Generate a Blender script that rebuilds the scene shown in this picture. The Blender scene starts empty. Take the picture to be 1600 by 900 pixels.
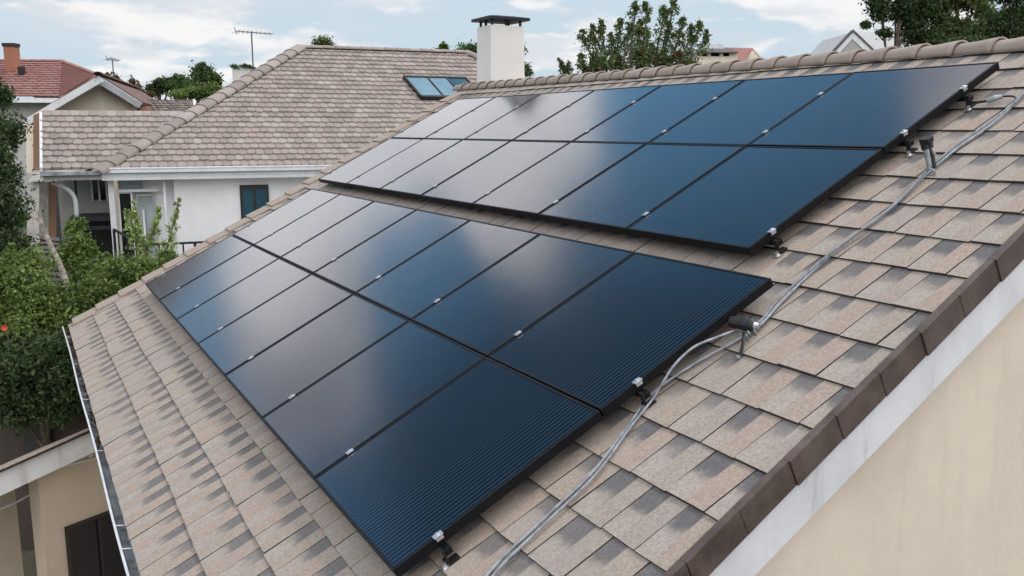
import bpy, math, random
from math import sin, cos, tan, pi, radians, sqrt
from mathutils import Vector, Matrix
random.seed(7)
scene = bpy.context.scene
C = scene.collection

# ------------------------------------------------------------------ camera
F_PX = 1393.49                      # focal length in pixels of a 1600 px wide frame
CAM = Vector((-1.4004, -3.7063, 2.0588)); YAW = -0.50477; PITCH = -0.175616
FWD = Vector((-sin(YAW)*cos(PITCH), cos(YAW)*cos(PITCH), sin(PITCH)))
RIGHT = Vector((cos(YAW), sin(YAW), 0.0)); UP = RIGHT.cross(FWD)
cd = bpy.data.cameras.new('camera'); cam = bpy.data.objects.new('camera', cd); C.objects.link(cam)
cam.location = CAM; cam.rotation_euler = (pi/2+PITCH, 0, YAW)
cd.sensor_width = 36; cd.lens = F_PX*36/1600; cd.clip_start = .05; cd.clip_end = 6000
scene.camera = cam
scene.render.engine = 'CYCLES'
# ------------------------------------------------------------------ light
SUN_EL, SUN_AZ = 56.0, 78.0        # azimuth clockwise from +Y
EXPOSURE = 0.43
SKY_STR = 0.12
sd = bpy.data.lights.new('sun', 'SUN'); sd.energy = 1.45; sd.angle = radians(14); sd.color = (1, .965, .92)
sun = bpy.data.objects.new('sun', sd); C.objects.link(sun)
sdir = Vector((sin(radians(SUN_AZ))*cos(radians(SUN_EL)), cos(radians(SUN_AZ))*cos(radians(SUN_EL)), sin(radians(SUN_EL))))
sun.rotation_euler = sdir.to_track_quat('Z', 'Y').to_euler()
sun.location = sdir*50
vs = scene.view_settings
vs.view_transform = 'Standard'; vs.look = 'None'; vs.gamma = 1; vs.use_curve_mapping = False; vs.exposure = EXPOSURE

class NT:
    """small node-tree helper"""
    def __init__(s, tree): s.t = tree; s.n = tree.nodes; s.l = tree.links
    def new(s, typ, **kw):
        n = s.n.new(typ)
        for k, v in kw.items(): setattr(n, k, v)
        return n
    def put(s, sock, v):
        if isinstance(v, bpy.types.NodeSocket): s.l.new(v, sock)
        elif v is not None:
            try: sock.default_value = v
            except Exception: sock.default_value = (v[0], v[1], v[2], 1) if len(v) == 3 else v
    def m(s, op, a=None, b=None, c=None, clamp=False):
        n = s.new('ShaderNodeMath', operation=op); n.use_clamp = clamp
        for i, v in enumerate((a, b, c)):
            if v is not None: s.put(n.inputs[i], v)
        return n.outputs[0]
    def vm(s, op, a=None, b=None, sc=None):
        n = s.new('ShaderNodeVectorMath', operation=op)
        if a is not None: s.put(n.inputs[0], a)
        if b is not None: s.put(n.inputs[1], b)
        if sc is not None: s.put(n.inputs['Scale'], sc)
        return n.outputs['Value'] if op in ('DOT_PRODUCT', 'LENGTH', 'DISTANCE') else n.outputs[0]
    def mix(s, f, a, b, mode='MIX'):
        n = s.new('ShaderNodeMix', data_type='RGBA', blend_type=mode)
        s.put(n.inputs[0], f); s.put(n.inputs[6], a if not (isinstance(a, tuple) and len(a) == 3) else (*a, 1))
        s.put(n.inputs[7], b if not (isinstance(b, tuple) and len(b) == 3) else (*b, 1))
        return n.outputs[2]
    def noise(s, vec, scale, detail=3, rough=.5, dist=0, dim='3D'):
        n = s.new('ShaderNodeTexNoise', noise_dimensions=dim)
        s.put(n.inputs['Vector'], vec); n.inputs['Scale'].default_value = scale
        n.inputs['Detail'].default_value = detail; n.inputs['Roughness'].default_value = rough
        n.inputs['Distortion'].default_value = dist
        return n.outputs['Fac']
    def ramp(s, f, a, b, lo=0.0, hi=1.0):
        n = s.new('ShaderNodeMapRange', interpolation_type='SMOOTHSTEP')
        s.put(n.inputs[0], f); n.inputs[1].default_value = a; n.inputs[2].default_value = b
        n.inputs[3].default_value = lo; n.inputs[4].default_value = hi
        return n.outputs[0]

# ------------------------------------------------------------------ world
def build_world():
    w = bpy.data.worlds.new('World'); scene.world = w; w.use_nodes = True
    nt = NT(w.node_tree); nt.n.clear()
    out = nt.new('ShaderNodeOutputWorld'); bg = nt.new('ShaderNodeBackground')
    nt.l.new(bg.outputs[0], out.inputs[0]); bg.inputs[1].default_value = SKY_STR
    sky = nt.new('ShaderNodeTexSky', sky_type='NISHITA'); sky.sun_disc = False
    sky.sun_elevation = radians(SUN_EL); sky.sun_rotation = radians(SUN_AZ)
    sky.air_density = 1.0; sky.dust_density = .6; sky.ozone_density = 1.4
    g = nt.new('ShaderNodeTexCoord').outputs['Generated']
    sep = nt.new('ShaderNodeSeparateXYZ'); nt.l.new(g, sep.inputs[0])
    x, y, z = sep.outputs
    zc = nt.m('MAXIMUM', z, 0.0)
    den = nt.m('ADD', zc, .22)
    cx = nt.m('DIVIDE', x, den); cy = nt.m('DIVIDE', y, den)
    cb = nt.new('ShaderNodeCombineXYZ'); nt.put(cb.inputs[0], cx); nt.put(cb.inputs[1], cy); nt.put(cb.inputs[2], nt.m('MULTIPLY', zc, 4.5))
    p = cb.outputs[0]
    n1 = nt.noise(p, .85, 6, .56, .25)
    n2 = nt.noise(nt.vm('ADD', p, (5.2, 1.3, 0)), 4.2, 4, .5, .15)
    big = nt.m('ADD', nt.m('MULTIPLY', n1, .55), nt.m('MULTIPLY', n2, .47))
    # openings and thick places of the cloud deck, as lobes round directions of the sky
    lobes = LOBES
    for (dx, dy, dz, sharp, amt) in lobes:
        v = Vector((dx, dy, dz)).normalized()
        d = nt.vm('DOT_PRODUCT', g, tuple(v))
        b = nt.m('POWER', nt.m('MAXIMUM', d, 0.0), sharp)
        big = nt.m('ADD', big, nt.m('MULTIPLY', b, amt))
    cover = nt.ramp(big, .43, .56)
    low = nt.ramp(z, 0.02, .42, 1, 0)
    # clouds: bright white edges, greyer bodies
    body = nt.noise(nt.vm('ADD', p, (9.1, 4.3, 0)), 4.6, 4, .5, .1)
    ccol = nt.mix(nt.ramp(body, .40, .60), CLOUD_GREY, CLOUD_WHITE)
    wl = None
    for (dx, dy, dz, sharp, amt) in WHITES:
        d = nt.vm('DOT_PRODUCT', g, tuple(Vector((dx, dy, dz)).normalized()))
        b = nt.m('MULTIPLY', nt.m('POWER', nt.m('MAXIMUM', d, 0.0), sharp), amt)
        wl = b if wl is None else nt.m('ADD', wl, b)
    wl = nt.m('MULTIPLY', wl, nt.ramp(body, .25, .6, .55, 1.2))
    ccol = nt.mix(nt.m('MINIMUM', wl, 1.0), ccol, (10.9, 10.7, 11.0))
    fill_bank = nt.m('POWER', nt.m('MAXIMUM', nt.vm('DOT_PRODUCT', g, _az(205, 32)), 0.0), 5.0)  # unseen bright cloud added behind the camera to light the walls facing it
    ccol = nt.mix(nt.m('MINIMUM', nt.m('MULTIPLY', fill_bank, 1.1), 1.0), ccol, (14, 13.9, 14.2))
    blue = nt.mix(.55, sky.outputs[0], (1.3, 4.6, 7.8))
    blue = nt.mix(nt.m('MULTIPLY', low, .86), blue, (3.5, 4.5, 5.4))
    dk = None
    for (dx, dy, dz, sharp, amt) in DARKS:
        d = nt.vm('DOT_PRODUCT', g, tuple(Vector((dx, dy, dz)).normalized()))
        b = nt.m('MULTIPLY', nt.m('POWER', nt.m('MAXIMUM', d, 0.0), sharp), amt)
        dk = b if dk is None else nt.m('ADD', dk, b)
    hiblue = nt.mix(nt.m('MINIMUM', dk, 1.0), blue, nt.mix(1.0, blue, (.24, .27, .29), 'MULTIPLY'))
    col = nt.mix(nt.m('MULTIPLY', cover, nt.ramp(z, .10, .20)), hiblue, ccol)
    # low sky: soft grey white bands and small white heaps with blue between them
    q = nt.vm('MULTIPLY', g, (1, 1, 3.0))
    band = nt.ramp(nt.noise(nt.vm('MULTIPLY', g, (1, 1, 5.0)), 2.6, 4, .5, .3), .42, .68)
    puff = nt.noise(q, 8.5, 6, .5, .15); heap = nt.noise(nt.vm('ADD', q, (2.3, .4, -.015)), 4.2, 3, .5)
    pf = nt.ramp(nt.m('ADD', nt.m('MULTIPLY', puff, .62), nt.m('MULTIPLY', heap, .42)), .505, .565)
    shade = nt.noise(nt.vm('ADD', q, (0, 0, .05)), 13.0, 4, .5)
    pcol = nt.mix(nt.ramp(shade, .38, .60), (4.5, 4.75, 5.1), (6.0, 5.9, 5.85))
    lowc = nt.mix(nt.m('ADD', .22, nt.m('MULTIPLY', band, .76)), (3.4, 4.3, 4.95), (4.5, 4.75, 5.05))
    lowc = nt.mix(nt.m('MULTIPLY', pf, .92), lowc, pcol)
    col = nt.mix(nt.ramp(z, .12, .21, 1, 0), col, lowc)
    below = nt.ramp(z, -.06, 0.0)
    col = nt.mix(below, (1.6, 1.7, 1.6), col)
    nt.l.new(col, bg.inputs[0])
CLOUD_WHITE = (8.6, 8.5, 8.9); CLOUD_GREY = (4.0, 4.1, 4.9)
def _az(az, el): return (sin(radians(az))*cos(radians(el)), cos(radians(az))*cos(radians(el)), sin(radians(el)))
def _lobe(az, el, w, amt): return (*_az(az, el), math.log(.5)/math.log(cos(radians(w))), amt)
LOBES = [_lobe(29, 33, 6.5, -.7), _lobe(24.5, 37, 5, -.5), _lobe(-6, 12, 4.5, -.6), _lobe(6.5, 24, 3.0, -.5), _lobe(8, 45, 12, -.5), _lobe(-12, 38, 10, -.4), _lobe(-4, 31, 4, -.2),
         _lobe(20, 25, 4, .30), _lobe(0, 18, 4, .35), _lobe(9, 19, 4, .2), _lobe(11, 27.5, 3, .3), _lobe(-5, 23, 3, .2), _lobe(40, 41, 5, .25), _lobe(17, 22, 5, .2), _lobe(205, 35, 40, .4)]  # last lobe is cover for the cloud added behind the camera
DARKS = [_lobe(3, 35, 6, .8), _lobe(8, 44, 9, 1.0), _lobe(-8, 40, 10, .9), _lobe(-4, 31, 4, .5), _lobe(30, 60, 18, .7), _lobe(60, 50, 15, .5)]
WHITES = [_lobe(22, 26.5, 3.2, 1.1), _lobe(17, 20, 5, .8), _lobe(-.5, 17.5, 2.8, 1.3), _lobe(7, 17.5, 3.2, .8), _lobe(11, 26.5, 2.4, .8), _lobe(14, 25, 3, .3), _lobe(3, 13, 3, .6), _lobe(205, 35, 34, 1.0)]  # last lobe whitens the cloud added behind the camera
build_world()

# ------------------------------------------------------------------ helpers
def W(px, py, dep):
    """the place seen at a pixel of the photograph, dep metres in front of the camera"""
    return CAM + (FWD + RIGHT*((px-800)/F_PX) + UP*((450-py)/F_PX))*dep
def tag(o, label=None, cat=None, group=None, kind=None):
    if label: o['label'] = label
    if cat: o['category'] = cat
    if group: o['group'] = group
    if kind: o['kind'] = kind
    return o
def thing(name, label, cat, loc=(0, 0, 0), group=None, rotz=0):
    o = bpy.data.objects.new(name, None); C.objects.link(o); o.location = loc; o.rotation_euler = (0, 0, rotz)
    o.empty_display_size = .2
    return tag(o, label, cat, group)
def world_of(o):
    m = Matrix.LocRotScale(o.location, o.rotation_euler, None)
    return world_of(o.parent) @ m if o.parent else m
class MB:
    """mesh builder; vertices in world metres (or the thing's own frame when local=True)"""
    def __init__(s): s.v = []; s.f = []; s.uv = []; s.r = []; s.mi = []
    def add(s, vs_, fs, uvs=None, r=None, mi=0):
        o = len(s.v); s.v += [tuple(p) for p in vs_]
        for k, f in enumerate(fs):
            s.f.append(tuple(i+o for i in f)); s.mi.append(mi)
            s.uv.append(uvs[k] if uvs else None); s.r.append(r if r is not None else 0.0)
        return s
    def box(s, o, ax, ay, az, r=None, mi=0):
        """box from corner o along three edge vectors"""
        o, ax, ay, az = map(Vector, (o, ax, ay, az))
        p = [o, o+ax, o+ax+ay, o+ay, o+az, o+ax+az, o+ax+ay+az, o+ay+az]
        fs = [(0, 3, 2, 1), (4, 5, 6, 7), (0, 1, 5, 4), (1, 2, 6, 5), (2, 3, 7, 6), (3, 0, 4, 7)]
        if ax.cross(ay).dot(az) < 0: fs = [f[::-1] for f in fs]
        return s.add(p, fs, r=r, mi=mi)
    def beam(s, a, b, w, h, upv=(0, 0, 1), r=None):
        a, b = Vector(a), Vector(b); d = (b-a); n = d.normalized()
        side = n.cross(Vector(upv)).normalized(); u = side.cross(n)
        return s.box(a-side*w/2-u*h/2, d, side*w, u*h, r)
    def slab(s, pts, nrm, t, r=None, mi=0):
        """polygon pts extruded by -nrm*t"""
        pts = [Vector(p) for p in pts]; nrm = Vector(nrm).normalized(); n = len(pts)
        a = sum(((pts[i]-pts[0]).cross(pts[(i+1) % n]-pts[0]) for i in range(1, n)), Vector())
        if a.dot(nrm) < 0: pts = pts[::-1]
        lo = [p-nrm*t for p in pts]
        fs = [tuple(range(n)), tuple(range(2*n-1, n-1, -1))]+[(i, i+n, (i+1) % n+n, (i+1) % n) for i in range(n)]
        return s.add(pts+lo, fs, r=r, mi=mi)
    def tube(s, pts, rad, seg=8, r=None):
        pts = [Vector(p) for p in pts]
        if not hasattr(rad, '__len__'): rad = [rad]*len(pts)
        vs_, fs = [], []
        prev = None
        for i, p in enumerate(pts):
            d = (pts[min(i+1, len(pts)-1)]-pts[max(i-1, 0)]).normalized()
            ref = prev if prev is not None else (Vector((0, 0, 1)) if abs(d.z) < .9 else Vector((1, 0, 0)))
            a = (ref-d*ref.dot(d)).normalized(); b = d.cross(a); prev = a
            for k in range(seg):
                t = 2*pi*k/seg; vs_.append(p+(a*cos(t)+b*sin(t))*rad[i])
        for i in range(len(pts)-1):
            for k in range(seg):
                k2 = (k+1) % seg
                fs.append((i*seg+k, i*seg+k2, (i+1)*seg+k2, (i+1)*seg+k))
        fs.append(tuple(range(seg-1, -1, -1))); m = (len(pts)-1)*seg; fs.append(tuple(range(m, m+seg)))
        return s.add(vs_, fs, r=r)
    def build(s, name, mat, parent=None, local=False, smooth=False, bevel=0):
        me = bpy.data.meshes.new(name)
        vs_ = s.v
        if parent is not None and not local:
            inv = world_of(parent).inverted(); vs_ = [inv @ Vector(p) for p in s.v]
        me.from_pydata(vs_, [], s.f)
        if any(u is not None for u in s.uv):
            lay = me.uv_layers.new(name='UVMap'); k = 0
            for f, u in zip(s.f, s.uv):
                for j in range(len(f)):
                    if u is not None: lay.data[k].uv = u[j]
                    k += 1
        if any(s.r):
            at = me.attributes.new('rnd', 'FLOAT', 'FACE'); at.data.foreach_set('value', s.r)
        mats = mat if isinstance(mat, (list, tuple)) else [mat]
        for m_ in mats: me.materials.append(m_)
        if len(mats) > 1: me.polygons.foreach_set('material_index', s.mi)
        if smooth: me.polygons.foreach_set('use_smooth', [True]*len(s.f))
        me.update()
        o = bpy.data.objects.new(name, me); C.objects.link(o)
        if parent is not None: o.parent = parent
        if bevel:
            b = o.modifiers.new('bevel', 'BEVEL'); b.width = bevel; b.segments = 2; b.limit_method = 'ANGLE'
        return o

# ------------------------------------------------------------------ materials
def mat_base(name):
    m = bpy.data.materials.new(name); m.use_nodes = True
    nt = NT(m.node_tree); b = nt.n['Principled BSDF']
    return m, nt, b
def bump(nt, b, h, strength=.3, dist=.01):
    n = nt.new('ShaderNodeBump'); n.inputs['Strength'].default_value = strength; n.inputs['Distance'].default_value = dist
    nt.put(n.inputs['Height'], h); nt.l.new(n.outputs[0], b.inputs['Normal'])
def simple(name, col, rough=.6, metal=0, var=.15, scale=4, bmp=0, bscale=60, dirt=None, spec=.5):
    m, nt, b = mat_base(name)
    co = nt.new('ShaderNodeTexCoord').outputs['Object']
    n = nt.noise(co, scale, 5, .6)
    c2 = tuple(max(0, c*(1-var*2)) for c in col); c1 = tuple(min(1, c*(1+var)) for c in col)
    c = nt.mix(nt.ramp(n, .3, .7), c2, c1)
    if dirt:
        st = nt.noise(nt.vm('MULTIPLY', co, (3, 3, .5)), 3, 5, .65)
        c = nt.mix(nt.m('MULTIPLY', nt.ramp(st, .52, .75), dirt[3]), c, dirt[:3])
    nt.put(b.inputs['Base Color'], c); b.inputs['Roughness'].default_value = rough; b.inputs['Metallic'].default_value = metal
    b.inputs['Specular IOR Level'].default_value = spec
    if bmp: bump(nt, b, nt.noise(co, bscale, 4, .6), bmp, .01)
    return m
def shingle_mat():
    m, nt, b = mat_base('shingle')
    uv = nt.new('ShaderNodeUVMap').outputs[0]; co = nt.new('ShaderNodeTexCoord').outputs['Object']
    rn = nt.new('ShaderNodeAttribute', attribute_name='rnd').outputs['Fac']
    sp = nt.new('ShaderNodeSeparateXYZ'); nt.l.new(uv, sp.inputs[0]); u, v = sp.outputs[0], sp.outputs[1]
    big = nt.noise(co, .8, 4, .6); mid = nt.noise(co, 9, 4, .6)
    gr = nt.noise(co, 230, 2, .8); gr2 = nt.noise(co, 60, 4, .8)
    tan_, pink, grey = (.335, .286, .238), (.348, .284, .236), (.318, .284, .247)
    c = nt.mix(nt.ramp(rn, .15, .55), tan_, pink); c = nt.mix(nt.ramp(rn, .6, .95), c, grey)
    # the two laminated halves of each tab differ a little
    split = nt.ramp(u, .50, .53)
    c = nt.mix(nt.m('MULTIPLY', split, nt.m('ADD', .35, nt.m('MULTIPLY', nt.m('FRACT', nt.m('MULTIPLY', rn, 7.7)), .6))), c, (.355, .324, .286))
    c = nt.mix(nt.m('MULTIPLY', nt.ramp(nt.noise(nt.vm('ADD', co, (3, 1, 8)), 22, 5, .75), .5, .68), .35), c, (.24, .21, .185))
    # dark granule blend at the head of one half
    rn2 = nt.m('FRACT', nt.m('MULTIPLY', rn, 17.3))
    wob = nt.m('MULTIPLY', nt.m('SUBTRACT', nt.noise(co, 16, 5, .7), .5), .55)
    head = nt.ramp(nt.m('ADD', nt.m('ADD', v, wob), nt.m('MULTIPLY', nt.m('SUBTRACT', rn2, .5), .16)), .26, .84)
    rn3 = nt.m('FRACT', nt.m('MULTIPLY', rn, 41.7))
    uo = nt.m('MULTIPLY', nt.m('SUBTRACT', rn3, .5), .16)
    edge = nt.ramp(nt.m('ADD', nt.m('ADD', u, uo), nt.m('MULTIPLY', nt.m('SUBTRACT', gr2, .5), .04)), .50, .54)
    dk = nt.m('MULTIPLY', nt.m('MULTIPLY', head, edge), nt.ramp(rn2, 0.0, .45, .62, 1))
    grain_mask = nt.ramp(nt.m('ADD', dk, nt.m('MULTIPLY', nt.m('SUBTRACT', gr2, .5), .9)), .12, .88)
    ox = nt.new('ShaderNodeSeparateXYZ'); nt.l.new(co, ox.inputs[0])
    c = nt.mix(nt.m('MULTIPLY', grain_mask, nt.ramp(ox.outputs[0], -2.6, -1.2, .85, .95)), c, (.112, .112, .116))
    # pale granules, weathering
    c = nt.mix(nt.m('MULTIPLY', nt.ramp(gr, .3, .75), .5), c, nt.mix(1, c, (1.5, 1.45, 1.4), 'MULTIPLY'))
    c = nt.mix(nt.m('MULTIPLY', nt.ramp(gr2, .60, .40), .5), c, nt.mix(1, c, (.52, .5, .5), 'MULTIPLY'))
    c = nt.mix(nt.m('MULTIPLY', nt.ramp(big, .35, .7), .22), c, (.27, .235, .2))
    nt.put(b.inputs['Base Color'], c); b.inputs['Roughness'].default_value = .93
    b.inputs['Specular IOR Level'].default_value = .25
    bump(nt, b, nt.m('ADD', gr, nt.m('MULTIPLY', gr2, 1.5)), .5, .004)
    return m
def tile_mat(name, c1, c2, c3, moss=.25):
    m, nt, b = mat_base(name)
    co = nt.new('ShaderNodeTexCoord').outputs['Object']
    rn = nt.new('ShaderNodeAttribute', attribute_name='rnd').outputs['Fac']
    c = nt.mix(nt.ramp(rn, .1, .6), c1, c2); c = nt.mix(nt.ramp(rn, .65, 1), c, c3)
    n = nt.noise(co, 1.3, 6, .7); f = nt.noise(co, 30, 4, .7)
    c = nt.mix(nt.m('MULTIPLY', nt.ramp(n, .45, .75), moss), c, tuple(k*.5 for k in c1))
    c = nt.mix(nt.m('MULTIPLY', nt.ramp(f, .5, .75), .3), c, tuple(k*.45 for k in c1))
    nt.put(b.inputs['Base Color'], c); b.inputs['Roughness'].default_value = .85
    bump(nt, b, f, .25, .01)
    return m
def panel_mat():
    m, nt, b = mat_base('solar_glass')
    co = nt.new('ShaderNodeTexCoord').outputs['Object']
    sp = nt.new('ShaderNodeSeparateXYZ'); nt.l.new(co, sp.inputs[0])
    u = nt.m('FRACT', nt.m('MULTIPLY', sp.outputs[0], 32.0))       # fine strips running up the slope
    s1 = nt.ramp(nt.m('ABSOLUTE', nt.m('SUBTRACT', u, .5)), .12, .38)
    fine = nt.m('FRACT', nt.m('MULTIPLY', sp.outputs[1], 160.0))
    c = nt.mix(s1, (.001, .0016, .0035), (.0125, .0185, .027))
    nt.put(b.inputs['Specular IOR Level'], nt.m('ADD', .30, nt.m('MULTIPLY', s1, .34)))
    nt.put(b.inputs['Base Color'], c)
    n = nt.noise(co, 1.6, 3, .5); smud = nt.noise(nt.vm('ADD', co, (3, 7, 1)), 5, 5, .7)
    nt.put(b.inputs['Roughness'], nt.m('ADD', nt.m('MULTIPLY', s1, .05), nt.m('ADD', .085, nt.m('MULTIPLY', smud, .07))))
    b.inputs['IOR'].default_value = 1.8
    b.inputs['Specular Tint'].default_value = (.93, .96, 1.0, 1)
    bump(nt, b, n, .15, .005)
    return m
def stucco(name, col, stain=.25):
    m, nt, b = mat_base(name)
    co = nt.new('ShaderNodeTexCoord').outputs['Object']
    a = nt.noise(co, .9, 6, .65); f = nt.noise(co, 90, 4, .7); st = nt.noise(nt.vm('MULTIPLY', co, (2.2, 2.2, .35)), 2, 6, .65)
    c = nt.mix(nt.ramp(a, .3, .7), tuple(k*.86 for k in col), col)
    c = nt.mix(nt.m('MULTIPLY', nt.ramp(st, .48, .75), stain), c, tuple(k*.72 for k in col))
    c = nt.mix(nt.m('MULTIPLY', nt.ramp(f, .35, .65), .10), c, tuple(min(1, k*1.2) for k in col))
    nt.put(b.inputs['Base Color'], c); b.inputs['Roughness'].default_value = .9
    bump(nt, b, nt.m('ADD', f, nt.m('MULTIPLY', nt.noise(co, 18, 4, .65), 1.2)), .28, .008)
    return m
def leaf_mat(name, dark, mid, light, accent=None):
    m, nt, b = mat_base(name)
    rn = nt.new('ShaderNodeAttribute', attribute_name='rnd').outputs['Fac']
    c = nt.mix(nt.ramp(rn, 0.02, .5), dark, mid); c = nt.mix(nt.ramp(rn, .5, .95), c, light)
    if accent: c = nt.mix(nt.ramp(rn, .972, .985), c, accent)
    nt.put(b.inputs['Base Color'], c); b.inputs['Roughness'].default_value = .55
    b.inputs['Specular IOR Level'].default_value = .3
    tr = nt.new('ShaderNodeBsdfTranslucent'); nt.put(tr.inputs[0], nt.mix(1, c, (1.2, 1.35, .6), 'MULTIPLY'))
    mx = nt.new('ShaderNodeMixShader'); mx.inputs[0].default_value = .34
    nt.l.new(b.outputs[0], mx.inputs[1]); nt.l.new(tr.outputs[0], mx.inputs[2])
    nt.l.new(mx.outputs[0], nt.n['Material Output'].inputs[0])
    return m
def glass_mat(name, col, rough=.08):
    m, nt, b = mat_base(name)
    co = nt.new('ShaderNodeTexCoord').outputs['Object']
    nt.put(b.inputs['Base Color'], nt.mix(nt.noise(co, 1.5, 2), tuple(k*.6 for k in col), col))
    b.inputs['Roughness'].default_value = rough; b.inputs['IOR'].default_value = 1.5
    return m
M = dict(
    shingle=shingle_mat(), panel=panel_mat(),
    under=simple('underlay_and_edge_shade', (.05, .045, .04), .9),
    frame=simple('black_anodised', (.006, .0065, .008), .5, .0, .1, 20, spec=.2),
    rubber=simple('black_plastic', (.012, .012, .014), .5, 0, .2, 30),
    alu=simple('bare_aluminium', (.7, .71, .72), .35, .8, .1, 40),
    galv=simple('galvanised', (.42, .44, .45), .42, .6, .2, 12, .15),
    gut_in=simple('gutter_grey', (.40, .43, .44), .5, .1, .25, 6, .2, 30, dirt=(.10, .10, .09, .7)),
    gutwhite=simple('painted_gutter', (.52, .54, .56), .4, 0, .08, 5),
    cable=simple('grey_cable', (.27, .295, .32), .6, 0, .2, 18),
    cable2=simple('grey_cable_dark', (.20, .225, .25), .6, 0, .2, 18),
    brown=simple('brown_rake_metal', (.085, .058, .048), .55, 0, .22, 5, .25, 40, dirt=(.15, .12, .1, .35)),
    fascia=simple('white_board', (.74, .75, .76), .55, 0, .05, 3, .2, 25, dirt=(.42, .42, .40, .55)),
    wallbeige=stucco('beige_stucco', (.78, .675, .55), .35),
    wallbeige2=stucco('tan_stucco', (.57, .485, .375), .3),
    wallwhite=stucco('white_render', (.86, .87, .87), .06),
    wallcream=stucco('cream_render', (.70, .63, .50), .2),
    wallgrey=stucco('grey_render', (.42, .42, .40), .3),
    brownwall=stucco('brown_render', (.24, .14, .09), .3),
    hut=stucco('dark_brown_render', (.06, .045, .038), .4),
    chim=stucco('chimney_render', (.78, .77, .73), .35),
    brick=stucco('brick_chimney', (.36, .16, .10), .4),
    concrete=simple('concrete', (.42, .40, .37), .85, 0, .15, 3, .3, 40),
    tile=tile_mat('grey_pink_tiles', (.245, .207, .183), (.30, .25, .222), (.335, .297, .27), .4),
    ridge=tile_mat('ridge_tiles', (.28, .23, .195), (.32, .26, .217), (.33, .29, .25), .4),
    redtile=tile_mat('red_tiles', (.26, .12, .10), (.29, .145, .125), (.28, .17, .15), .35),
    redbrown=tile_mat('brown_tiles', (.15, .085, .07), (.19, .11, .09), (.2, .13, .11), .25),
    greytile=tile_mat('pale_grey_tiles', (.42, .42, .43), (.5, .5, .5), (.46, .46, .48), .2),
    capmetal=simple('dark_cap_metal', (.022, .024, .027), .5, .3, .2, 10, .2),
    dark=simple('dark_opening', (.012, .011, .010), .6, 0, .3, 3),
    darkglass=glass_mat('dark_glass', (.012, .014, .016)),
    blueglass=glass_mat('blue_glass', (.03, .10, .14)),
    skyglass=glass_mat('pale_glass', (.20, .34, .42), .12),
    curtain=simple('curtain_glass', (.35, .42, .43), .35, 0, .15, 2),
    winframe=simple('dark_window_frame', (.02, .018, .017), .45),
    trim=simple('white_trim', (.74, .77, .78), .5, 0, .05, 4, dirt=(.5, .5, .5, .3)),
    blackmetal=simple('black_rail', (.015, .015, .018), .45),
    antenna=simple('antenna_metal', (.15, .16, .18), .5, .5),
    bark=simple('bark', (.13, .095, .07), .9, 0, .3, 9, .6, 30),
    palebark=simple('pale_bark', (.30, .26, .21), .9, 0, .3, 9, .6, 30),
    lf_bush=leaf_mat('leaf_bush', (.035, .060, .018), (.12, .18, .045), (.25, .32, .10)),
    lf_dark=leaf_mat('leaf_dark', (.018, .030, .013), (.045, .078, .026), (.10, .15, .055), (.13, .08, .045)),
    lf_grey=leaf_mat('leaf_olive', (.04, .055, .02), (.095, .135, .048), (.19, .24, .105), (.26, .11, .05)),
    lf_pale=leaf_mat('leaf_pale', (.13, .18, .07), (.28, .36, .14), (.46, .52, .26)),
    lf_far=leaf_mat('leaf_far', (.02, .045, .013), (.055, .11, .025), (.12, .19, .05)),
    lf_rust=leaf_mat('leaf_rust', (.05, .04, .02), (.11, .075, .035), (.19, .12, .05)),
    flower=simple('red_flower', (.55, .06, .03), .6),
    slate=simple('small_dark_tiles', (.11, .095, .09), .8, 0, .3, 14, .5, 30),
)
def ground_mat():
    m, nt, b = mat_base('ground_soil')
    co = nt.new('ShaderNodeTexCoord').outputs['Object']
    n = nt.noise(co, .35, 6, .65); f = nt.noise(co, 6, 5, .7)
    c = nt.mix(nt.ramp(n, .4, .6), (.045, .065, .02), (.11, .085, .06))
    c = nt.mix(nt.m('MULTIPLY', nt.ramp(f, .4, .7), .5), c, (.05, .04, .03))
    nt.put(b.inputs['Base Color'], c); b.inputs['Roughness'].default_value = .95
    bump(nt, b, f, .5, .05)
    return m

# ------------------------------------------------------------------ ground
GZ = -6.2
mb = MB(); mb.add([(-3000, -3000, GZ), (3000, -3000, GZ), (3000, 3000, GZ), (-3000, 3000, GZ)], [(0, 1, 2, 3)])
tag(mb.build('ground', ground_mat()), kind='structure')

# ------------------------------------------------------------------ roof frame: u along the eave (+Y), v up the slope, h off the glass plane
TH = 0.477579; CT, ST = cos(TH), sin(TH)
NR = Vector((-ST, 0, CT)); UV_ = Vector((CT, 0, ST)); UU = Vector((0, 1, 0))
def RP(u, v, h=0.0): return UU*u + UV_*v + NR*h
HS = -.156                                 # shingle surface
V_EAVE = -1.10
def near_u(v): return -1.10 + .0596*v
def far_u(v): return 10.19 + .105*v
def ridge_v(u): return 6.16 + .020*u

house = thing('house', 'near beige house under the tan shingle roof that carries the solar panels', 'house', (2.5, 4.5, GZ))
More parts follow.
